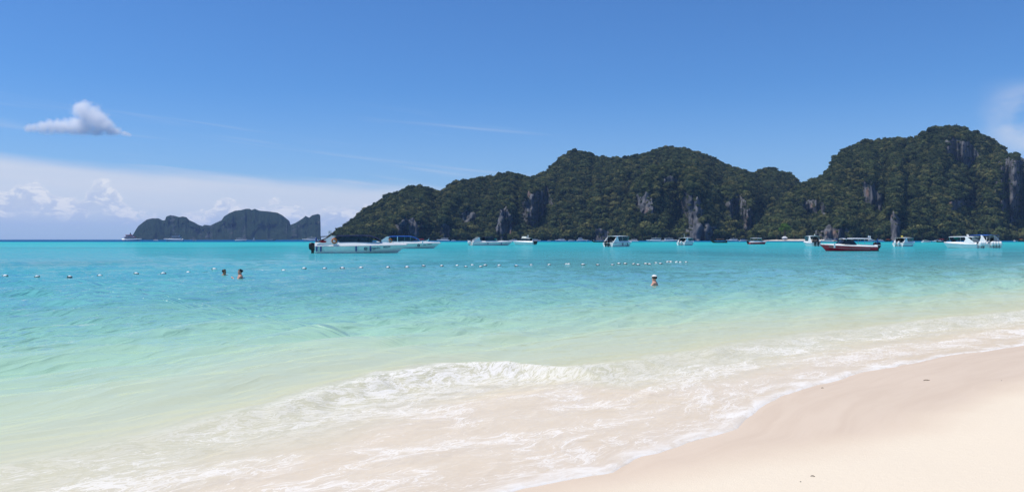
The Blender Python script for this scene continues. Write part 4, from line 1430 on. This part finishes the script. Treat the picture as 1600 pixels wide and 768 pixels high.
# ------------------------------------------------------------------ single trees along the far shore
def shore_trees():
    bark = mat("bark", (.10, .075, .05), .9, .1, var=.3, scale=1.0)
    spots = []
    r = random.Random(3)
    for px in (545, 566, 590, 612, 680, 716, 745, 768, 812, 868, 884, 905, 962, 985, 1002, 1024, 1122, 1130, 1180, 1196, 1210, 1240, 1252, 1334, 1372, 1424, 1438, 1455, 1470, 1490, 1512, 1528, 1545):
        spots.append((px + r.uniform(-4, 4), r.uniform(4.5, 7.0), 0))
    spots.append((1226, 8.0, 1))
    bright = leaf_material("bright_tree_leaves", (0.06, 0.12, 0.015), (0.07, 0.14, 0.02), (0.10, 0.17, 0.02))
    bcrown = crown_mesh("crown", 950, bright, 260)
    tr = MB()
    tr.tube([(0, 0, -.9), (.03, .02, 0), (-.02, .03, .7), (.02, 0, 1.3)], [.13, .10, .08, .04], 7)
    for k in range(4):
        a = k * 1.6
        tr.tube([(0, 0, .5 + .12 * k), (math.cos(a) * .35, math.sin(a) * .35, .95 + .1 * k)], [.055, .02], 5)
    tme = tr.mesh("trunk", bark, 60)
    for (px, s, kind) in spots:
        # depth of the foot of the nearest hill at this bearing
        best = None
        for (prof, ds) in ((P1, 1330), (P2, 1300), (P3, 1230), (P5, 1120)):
            if prof[0][0] + 12 < px < prof[-1][0] - 12:
                best = ds if best is None else min(best, ds)
        d = (best or 1200) - 42
        if kind: d = 1090
        p = px_point(px, HOR, d)
        if kind:
            t = empty("shore_tree", (p.x, p.y, 2.0 + s * .6)); tag(t, "bright green tree standing directly behind the white roofed hut", "tree", "trees along the far shore")
        else:
            t = empty("shore_tree", (p.x, p.y, 0.6 + s * .5)); tag(t, "leafy tree standing at the water's edge below the far hills", "tree", "trees along the far shore")
        t.scale = (s, s, s); t.rotation_euler = (0, 0, r.random() * 6)
        link(bpy.data.objects.new("trunk", tme), t)
        c = link(bpy.data.objects.new("crown", bcrown if kind else CROWNS[r.randrange(6)]), t)
        c.location = (0, 0, 1.2); c.scale = (1.0, 1.0, 1.05 if not kind else 1.3)


shore_trees()

# ------------------------------------------------------------------ swimming line: rope and floats
FLOATS = [(8, 434), (58, 435), (109, 434), (156, 432), (213, 428.5), (255, 428.3), (294, 426.3), (335, 422.6), (410, 424.4), (443, 423.5), (475, 419.8), (507, 420), (535, 419.5), (564, 418.8), (606, 418.2), (636, 417.8), (662, 415.6), (690, 415.4), (714, 415.4), (728, 417.6), (738, 414.8), (751, 417.4), (758, 415.2), (780, 415.8), (807, 416.2), (830, 415), (858, 414.7), (885, 413.8), (888.5, 413.8), (911, 414), (934, 414), (957, 413.8), (967, 412.7), (977, 412.6), (990, 412.8), (997, 413.6), (1009, 412.6), (1015, 412.8), (1025, 411.8), (1032, 412.2), (1043, 410.2), (1048, 410.2), (1057, 410.6), (1063, 410.6), (1072, 410.6)]


ORD = ["first", "second", "third", "fourth", "fifth", "sixth", "seventh", "eighth", "ninth", "tenth", "eleventh", "twelfth", "thirteenth", "fourteenth", "fifteenth", "sixteenth", "seventeenth", "eighteenth", "nineteenth", "twentieth", "twenty-first", "twenty-second", "twenty-third"]


def build_floats():
    fw = mat("white_float_plastic", (.80, .79, .76), .4, .5, var=.04)
    fd = mat("dark_float_plastic", (.07, .065, .05), .7, .3, var=.3)  # darker plastic for the lower half and the rope eyes
    top = MB().ellipsoid((0, 0, 0), (.135, .085, .085), 14, 8)
    top.v = [(x, y, z if z > -.012 else -.012) for x, y, z in top.v]
    tm = top.mesh("shell", fw, 60)
    bot = MB().ellipsoid((0, 0, -.014), (.140, .090, .07), 14, 8)
    bot.v = [(x, y, z if z < -.013 else -.013) for x, y, z in bot.v]
    bm_ = bot.mesh("underside", fd, 60)
    cm = MB().torus((0, 0, 0), .045, .018, "x", 10, 6).mesh("rope_eye", fd, 60)
    line = []
    r = random.Random(9)
    for i, (px, py) in enumerate(FLOATS):
        x, y = on_water(px, py)
        z = float(wave_height(np.array([x]), np.array([y]), np.array([y * y / (F * H) * 1.05]))[0])
        small = 0.62 if i in (1, 2, 8, 19) else r.uniform(.70, .85)
        o = empty("line_float", (x, y, z + .035), R(r.uniform(-25, 25))); o.scale = (small,) * 3
        o.rotation_euler[1] = R(r.uniform(-8, 8))
        n_ = len(FLOATS)
        if i == 7: lab = "white float on the swimming line just left of the two swimmers"
        elif i == 8: lab = "small low float on the swimming line just right of the two swimmers"
        elif i <= 22: lab = "%s white float from the left end of the swimming line" % ORD[i]
        else: lab = "%s white float from the right end of the swimming line" % ORD[n_ - 1 - i]
        tag(o, lab, "float", "floats of the swimming line")
        link(bpy.data.objects.new("shell", tm), o)
        link(bpy.data.objects.new("underside", bm_), o)
        for sx in (-.15, .15):
            e = link(bpy.data.objects.new("rope_eye", cm), o); e.location = (sx, 0, -.015)
        line.append((x, y, z - .01))
    pts = []
    for a, b in zip(line[:-1], line[1:]):
        for k in range(3):
            q = k / 3
            pts.append((a[0] + (b[0] - a[0]) * q, a[1] + (b[1] - a[1]) * q, a[2] + (b[2] - a[2]) * q - .05 * math.sin(math.pi * q)))
    pts.append(line[-1])
    ro = MB().tube(pts, .012, 5).build("float_rope", ROPE, None, 60)
    tag(ro, "thin dark rope joining the white floats of the swimming line", "rope")


build_floats()


# ------------------------------------------------------------------ people
def person(name, label, joints, rad, loc, rz, skin, hair_m, face_dir=0.0, cloth=None, hair="short", group=None, cap=None):
    """one continuous body grown over a skeleton (metres, facing +x), then voxel-fused with a shaped head"""
    names = list(joints)
    V = [Vector(joints[n][0]) for n in names]
    E = [(names.index(n), names.index(joints[n][1])) for n in names if joints[n][1]]
    me = bpy.data.meshes.new("body"); me.from_pydata(V, E, []); me.update()
    ob = bpy.data.objects.new("body", me); COL.objects.link(ob)
    md = ob.modifiers.new("skin", "SKIN"); md.use_smooth_shade = True
    if not me.skin_vertices:
        bm = bmesh.new(); bm.from_mesh(me); bm.verts.layers.skin.verify(); bm.to_mesh(me); bm.free()
    for i, n in enumerate(names):
        sv = me.skin_vertices[0].data[i]
        q = rad[n]; sv.radius = q if isinstance(q, tuple) else (q, q)
        sv.use_root = (n == "pelvis")
    sb = ob.modifiers.new("sub", "SUBSURF"); sb.levels = 1; sb.render_levels = 1
    dg = bpy.context.evaluated_depsgraph_get(); dg.update()
    body = bpy.data.meshes.new_from_object(ob.evaluated_get(dg))
    bpy.data.objects.remove(ob)
    hd = Vector(joints["head"][0]); M = Matrix.Rotation(face_dir, 3, "Z")

    def hp(x, y, z): return hd + M @ Vector((x, y, z))
    head = MB()

    def el(c, r, sg=14, rg=10):
        q = MB().ellipsoid((0, 0, 0), r, sg, rg)
        head.add([hp(c[0] + p[0], c[1] + p[1], c[2] + p[2]) for p in q.v], q.f)
    el((-.012, 0, .045), (.096, .076, .088))          # skull
    el((.022, 0, -.035), (.066, .058, .082))          # jaw and cheeks
    el((.088, 0, -.012), (.020, .014, .026), 8, 6)    # nose
    el((.078, 0, .018), (.018, .045, .012), 8, 6)     # brow
    el((.078, 0, -.062), (.016, .026, .012), 8, 6)    # mouth
    el((.066, 0, -.096), (.024, .026, .020), 8, 6)    # chin
    for sg in (1, -1): el((-.005, sg * .078, -.005), (.020, .010, .032), 8, 6)
    bm = bmesh.new(); bm.from_mesh(body)
    vs = [bm.verts.new(p) for p in head.v]
    for f in head.f:
        try: bm.faces.new([vs[i] for i in f])
        except ValueError: pass
    me2 = bpy.data.meshes.new("body"); bm.to_mesh(me2); bm.free()
    ob = bpy.data.objects.new("body", me2); COL.objects.link(ob)
    rm = ob.modifiers.new("fuse", "REMESH"); rm.mode = "VOXEL"; rm.voxel_size = 0.014; rm.use_smooth_shade = True
    sm = ob.modifiers.new("soft", "SMOOTH"); sm.iterations = 3; sm.factor = .5
    dg = bpy.context.evaluated_depsgraph_get(); dg.update()
    body = bpy.data.meshes.new_from_object(ob.evaluated_get(dg))
    bpy.data.objects.remove(ob)
    body.name = "body"
    body.materials.clear(); body.materials.append(skin)
    if cloth:
        body.materials.append(cloth[0])
        for p in body.polygons:
            if cloth[1](p.center): p.material_index = 1
    root = empty(name, loc, rz)
    if group == "people in the water": root.scale = (1.02, 1.02, 1.02)
    tag(root, label, "person", group)
    link(bpy.data.objects.new("body", body), root)
    # hair: a cap that follows the skull, ends at the hairline and nape
    hb = MB().ellipsoid((0, 0, 0), (.106, .086, .098), 20, 14)
    keep = []
    for f in hb.f:
        c = [sum(hb.v[i][k] for i in f) / len(f) for k in range(3)]
        if not (c[0] > .045 and c[2] < .050) and c[2] > (-.045 if hair == "short" else -.095): keep.append(f)
    hv = [hp(-.014 + p[0], p[1], .046 + p[2]) for p in hb.v]
    h = MB(); h.v = [tuple(p) for p in hv]; h.f = keep
    h.build("hair", hair_m, root, 60)
    for sg in (1, -1):
        e = MB(); q = MB().ellipsoid((0, 0, 0), (.008, .013, .008), 8, 6)
        e.add([hp(.082 + p[0], sg * .031 + p[1], .004 + p[2]) for p in q.v], q.f); e.build("eye", BLACK, root, 60)
    if hair == "bun":
        q = MB().ellipsoid((0, 0, 0), (.045, .045, .045), 10, 8)
        e = MB(); e.add([hp(-.115 + p[0], p[1], .06 + p[2]) for p in q.v], q.f); e.build("hair_bun", hair_m, root, 60)
    if cap:
        q = MB().ellipsoid((0, 0, 0), (.110, .090, .085), 18, 12)
        e = MB(); e.v = [tuple(hp(-.012 + p[0], p[1], .066 + p[2])) for p in q.v]
        e.f = [f for f in q.f if sum(q.v[i][2] for i in f) / len(f) > .018]
        e.build("cap", cap, root, 60)
        br = MB()
        br.add([tuple(hp(x, y, z)) for x, y, z in ((.07, -.07, .065), (.15, -.045, .05), (.165, 0, .05), (.15, .045, .05), (.07, .07, .065), (.09, 0, .075))], [(0, 1, 2, 5), (5, 2, 3, 4)])
        br.build("cap_brim", cap, root, 60)
    return root


def hand(j, side, wrist, d, up, rad):
    """palm and five fingers growing from the wrist along d"""
    d = Vector(d).normalized(); up = Vector(up).normalized(); lat = d.cross(up).normalized() * (1 if side == "l" else -1)
    w = Vector(wrist)
    j["palm_" + side] = (w + d * .07, "wrist_" + side); rad["palm_" + side] = (.034, .018)
    for k, (off, ln) in enumerate(((-.030, .060), (-.011, .072), (.010, .068), (.030, .052))):
        a = w + d * .095 + lat * off
        j["f%d_%s" % (k, side)] = (a, "palm_" + side); rad["f%d_%s" % (k, side)] = .010
        j["g%d_%s" % (k, side)] = (a + d * ln * .7 - up * .012, "f%d_%s" % (k, side)); rad["g%d_%s" % (k, side)] = .009
        j["h%d_%s" % (k, side)] = (a + d * ln - up * .034, "g%d_%s" % (k, side)); rad["h%d_%s" % (k, side)] = .008
    a = w + d * .035 - lat * .040
    j["t0_" + side] = (a, "palm_" + side); rad["t0_" + side] = .011
    j["t1_" + side] = (a + d * .045 - lat * .022 - up * .01, "t0_" + side); rad["t1_" + side] = .009


RADS = {"pelvis": (.15, .11), "waist": (.13, .095), "chest": (.155, .11), "upchest": (.14, .095), "neck": .056, "head": .055,
        "sh_l": .062, "sh_r": .062, "el_l": .043, "el_r": .043, "wrist_l": .028, "wrist_r": .028,
        "hip_l": .095, "hip_r": .095, "knee_l": .060, "knee_r": .060, "ank_l": .040, "ank_r": .040, "toe_l": .032, "toe_r": .032}


def standing(arms, k=1.0):
    """feet at z=0; facing +x; left is +y. arms: positions of elbows and wrists"""
    j = {"pelvis": ((0, 0, .93), None), "waist": ((0, 0, 1.06), "pelvis"), "chest": ((.01, 0, 1.22), "waist"), "upchest": ((0, 0, 1.36), "chest"), "neck": ((0, 0, 1.46), "upchest"), "head": ((.02, 0, 1.545), "neck")}
    for s, sg in (("l", 1), ("r", -1)):
        j["sh_" + s] = ((0, sg * .18, 1.37), "upchest")
        j["el_" + s] = (arms[s][0], "sh_" + s); j["wrist_" + s] = (arms[s][1], "el_" + s)
        j["hip_" + s] = ((0, sg * .095, .88), "pelvis"); j["knee_" + s] = ((.03, sg * .11, .48), "hip_" + s)
        j["ank_" + s] = ((0, sg * .12, .08), "knee_" + s); j["toe_" + s] = ((.16, sg * .14, .035), "ank_" + s)
    return j


def seated(lean=.0):
    j = {"pelvis": ((0, 0, .12), None), "waist": ((.02 + lean * .3, 0, .26), "pelvis"), "chest": ((.03 + lean * .7, 0, .42), "waist"), "upchest": ((.02 + lean, 0, .55), "chest"), "neck": ((.03 + lean * 1.2, 0, .65), "upchest"), "head": ((.06 + lean * 1.3, 0, .76), "neck")}
    for s, sg in (("l", 1), ("r", -1)):
        j["sh_" + s] = ((.02 + lean, sg * .18, .56), "upchest")
        j["el_" + s] = ((.12 + lean, sg * .27, .32), "sh_" + s); j["wrist_" + s] = ((.34, sg * .18, .20), "el_" + s)
        j["hip_" + s] = ((.05, sg * .095, .09), "pelvis"); j["knee_" + s] = ((.46, sg * .14, .12), "hip_" + s)
        j["ank_" + s] = ((.50, sg * .14, -.30), "knee_" + s); j["toe_" + s] = ((.64, sg * .16, -.34), "ank_" + s)
    return j


SKIN1 = mat("brown_skin", (.30, .15, .085), .5, .4, var=.08)
SKIN2 = mat("fair_sunburnt_skin", (.56, .30, .22), .5, .4, var=.08)
HAIR = mat("black_hair", (.012, .009, .008), .45, .4, var=.3)
CAPW = mat("white_cap_cloth", (.75, .73, .70), .8, .2, var=.05)
SUIT = mat("black_swimsuit", (.015, .012, .02), .7, .2, var=.2)
SHORTS = mat("navy_swim_shorts", (.02, .03, .09), .7, .2, var=.2)
PINK = mat("pink_shirt_cloth", (.60, .22, .20), .8, .2, var=.1)
WRED = mat("red_life_vest", (.42, .05, .03), .8, .2, var=.1)


def put_swimmer(label, px, py, topz, rz, skin, arms, hair="short", cloth=None, cap=None, face=0.0):
    x, y = on_water(px, py)
    rad = dict(RADS)
    j = standing(arms)
    for s in ("l", "r"):
        e = Vector(arms[s][0]); w = Vector(arms[s][1])
        hand(j, s, w, w - e, (0, 0, 1), rad)
    person("person", label, j, rad, (x, y, topz - 1.69 * 1.02), rz, skin, HAIR, face, cloth, hair, "people in the water", cap)


trunks = lambda c: .66 < c.z < 1.0 and abs(c.y) < .24
put_swimmer("person with short dark hair, head above the water, left of the pair by the floats", 350, 431.5, .34, R(-35), SKIN1,
            {"l": ((.20, .30, 1.25), (.42, .22, 1.28)), "r": ((.20, -.30, 1.25), (.42, -.22, 1.28))}, cloth=(SHORTS, trunks), face=R(10))
put_swimmer("person with dark hair tied back, right one of the pair by the floats", 375.5, 434.5, .41, R(200), SKIN2,
            {"l": ((.18, .24, 1.16), (.30, .04, 1.30)), "r": ((.05, -.30, 1.06), (.26, -.20, 1.20))}, hair="bun", cloth=(SUIT, lambda c: .70 < c.z < 1.27 and abs(c.y) < .17 and c.x < .2), face=R(30))
put_swimmer("lone swimmer in a white cap with a bare raised shoulder at right", 1023, 446, .40, R(155), SKIN2,
            {"l": ((.10, .34, 1.22), (.34, .30, 1.28)), "r": ((.05, -.30, 1.14), (.30, -.26, 1.22))}, cloth=(SHORTS, trunks), cap=CAPW, face=R(-25))


def aboard(label, bx, by, bz, turn, skin, cloth, lean=.1, hair="short"):
    h = RED_BOAT.rotation_euler[2]
    p = RED_BOAT.location
    x = p.x + math.cos(h) * bx - math.sin(h) * by; y = p.y + math.sin(h) * bx + math.cos(h) * by
    rad = dict(RADS); j = seated(lean)
    for s in ("l", "r"):
        hand(j, s, j["wrist_" + s][0], (.9, 0, -.3), (0, 0, 1), rad)
    person("person", label, j, rad, (x, y, bz), h + turn, skin, HAIR, 0.0, cloth, hair, "people in the red speedboat")


aboard("person in a red vest sitting under the hardtop of the dark red speedboat", 2.35, .55, .84, R(60), SKIN1, (WRED, lambda c: .16 < c.z < .60 and abs(c.y) < .22 and c.x < .3), .12)
aboard("person in a pink shirt sitting at the stern of the dark red speedboat", 1.15, .55, .80, R(20), SKIN2, (PINK, lambda c: .16 < c.z < .62 and abs(c.y) < .26 and c.x < .3), .05)
MB().box((2.3, .4, .62), (.7, .9, .36)).build("seat", WHITE, RED_BOAT, 30)


# ------------------------------------------------------------------ small litter washed up on the sand
def twig(px, py, ln, rz, m, label, thick=.004):
    d = F * H / (py - HOR)
    x = (px - 800) / F * d; y = d
    for it in range(6):
        z = float(sand_height(np.array([x]), np.array([y]))[0])
        d = F * (H - z) / (py - HOR); x = (px - 800) / F * d; y = d
    o = empty("twig", (x, y, z + thick), rz); tag(o, label, "twig")
    pts = [(-ln / 2, 0, 0), (-ln * .15, ln * .05, .004), (ln * .2, -ln * .04, .003), (ln / 2, ln * .03, 0)]
    MB().tube(pts, [thick * .7, thick, thick * .9, thick * .4], 6).build("stem", m, o, 60)
    MB().tube([(ln * .05, 0, .003), (ln * .2, ln * .16, .006)], [thick * .6, thick * .3], 5).build("side_shoot", m, o, 60)


DRIFT = mat("dead_wood", (.10, .07, .045), .9, .1, var=.3, scale=30)
twig(1448, 594, .085, R(10), DRIFT, "thin brown twig lying on the wet sand at right")
twig(1270, 744, .03, R(-15), DRIFT, "short dark twig on the dry sand near the bottom edge", .003)
twig(1285, 606, .03, R(5), DRIFT, "tiny dark twig beside the foam edge on the wet sand", .003)


def pebble(px, py, s, label):
    d = F * H / (py - HOR); x = (px - 800) / F * d; y = d
    for it in range(6):
        z = float(sand_height(np.array([x]), np.array([y]))[0])
        d = F * (H - z) / (py - HOR); x = (px - 800) / F * d; y = d
    bm = bmesh.new(); bmesh.ops.create_icosphere(bm, subdivisions=2, radius=1)
    for v in bm.verts:
        v.co *= 1 + .25 * math.sin(v.co.x * 5 + v.co.y * 3) * math.cos(v.co.z * 4)
        v.co = Vector((v.co.x * s, v.co.y * s * .75, v.co.z * s * .6))
    me = bpy.data.meshes.new("pebble"); bm.to_mesh(me); bm.free()
    me.materials.append(mat("dark_pebble", (.03, .028, .026), .8, .2, var=.3, scale=60))
    o = link(bpy.data.objects.new("pebble", me)); o.location = (x, y, z + s * .25); tag(o, label, "pebble")


pebble(1251, 752, .005, "tiny black pebble on the dry sand near the bottom edge")
pebble(1565, 594, .005, "tiny dark pebble on the wet sand at the right edge")

# ------------------------------------------------------------------ the single heaped cloud
def cumulus(name, label, px, py, dist, blobs, base, dens, seed):
    """volume cloud: blobs in photograph pixels about (px, py), turned into metres at its distance"""
    k = dist / F
    c = px_point(px, py, dist)
    m = bpy.data.materials.new("cloud_droplets"); m.use_nodes = True
    t = NT(m.node_tree)
    tc = t.n("ShaderNodeTexCoord")
    pos = tc.outputs["Object"]
    n1 = t.n("ShaderNodeTexNoise"); n1.inputs["Scale"].default_value = 1 / (26 * k); n1.inputs["Detail"].default_value = 2.0
    t.link(pos, n1.inputs["Vector"])
    w = t.n("ShaderNodeVectorMath", operation="MULTIPLY_ADD")
    t.link(n1.outputs["Color"], w.inputs[0]); w.inputs[1].default_value = (9 * k,) * 3; t.link(pos, w.inputs[2])
    field = None
    for (x, y, r, yy) in blobs:
        d = t.n("ShaderNodeVectorMath", operation="DISTANCE")
        t.link(w.outputs[0], d.inputs[0]); d.inputs[1].default_value = ((x + 4.5) * k, (yy + 4.5) * k, (y + 4.5) * k)
        v = t.m("MULTIPLY_ADD", d.outputs["Value"], -1 / (r * k), 1.0)
        if field is None: field = v
        else:
            sm = t.m("SMOOTH_MAX", field, v, 0.18); field = sm
    n2 = t.noise(pos, 1 / (11 * k), 4.0, 0.6)
    f = t.m("ADD", field, t.m("MULTIPLY_ADD", n2, 1.3, -0.65))
    sp = t.n("ShaderNodeSeparateXYZ"); t.link(pos, sp.inputs[0])
    flat = t.sstep(sp.outputs[2], base * k - 3 * k, base * k + 5 * k)
    den = t.m("MULTIPLY", t.m("MULTIPLY", t.sstep(f, -0.02, 0.85), flat), dens)
    pv = t.n("ShaderNodeVolumePrincipled")
    pv.inputs["Color"].default_value = (1, 1, 1, 1)
    pv.inputs["Anisotropy"].default_value = 0.0
    t.link(den, pv.inputs["Density"])
    out = t.n("ShaderNodeOutputMaterial"); t.link(pv.outputs[0], out.inputs["Volume"])
    x0 = min(b[0] - b[2] for b in blobs) - 8; x1 = max(b[0] + b[2] for b in blobs) + 8
    y0 = base - 4; y1 = max(b[1] + b[2] for b in blobs) + 8
    dd = max(b[2] + abs(b[3]) for b in blobs) + 8
    mb = MB().box(((x0 + x1) / 2 * k, 0, (y0 + y1) / 2 * k), ((x1 - x0) * k, 2 * dd * k, (y1 - y0) * k))
    o = mb.build(name, m, None, None)
    o.location = c
    tag(o, label, "cloud")
    return o


cumulus("cloud", "small white heart shaped cumulus cloud alone in the blue sky", 130, 188, 4200,
        [(0, 14, 20, 0), (12, 8, 21, 5), (24, -2, 19, 0), (38, -10, 15, -4), (52, -17, 10, 0), (64, -22, 7, 0), (2, -8, 18, 0), (-16, -8, 16, 3), (-28, -9, 14, 0), (-40, -9, 14, 2), (-52, -10, 13, 0), (-64, -11, 12, 0), (-76, -11, 10, 0), (-86, -11, 8, 0), (22, -16, 14, 0), (44, -16, 12, 0), (70, -24, 6, 0)],
        -24, 0.05, 1)

# ------------------------------------------------------------------ sea air
def build_haze():
    m = bpy.data.materials.new("sea_haze"); m.use_nodes = True
    t = NT(m.node_tree)
    pv = t.n("ShaderNodeVolumePrincipled")
    pv.inputs["Color"].default_value = (0.42, 0.62, 1.0, 1)
    pv.inputs["Density"].default_value = 4.2e-5
    pv.inputs["Anisotropy"].default_value = 0.0
    out = t.n("ShaderNodeOutputMaterial"); t.link(pv.outputs[0], out.inputs["Volume"])
    mb = MB().box((0, 0, 128), (29000, 29000, 312))
    o = mb.build("haze", m, None, None)
    tag(o, "thin blue sea haze over the bay", "haze", kind="stuff")


build_haze()
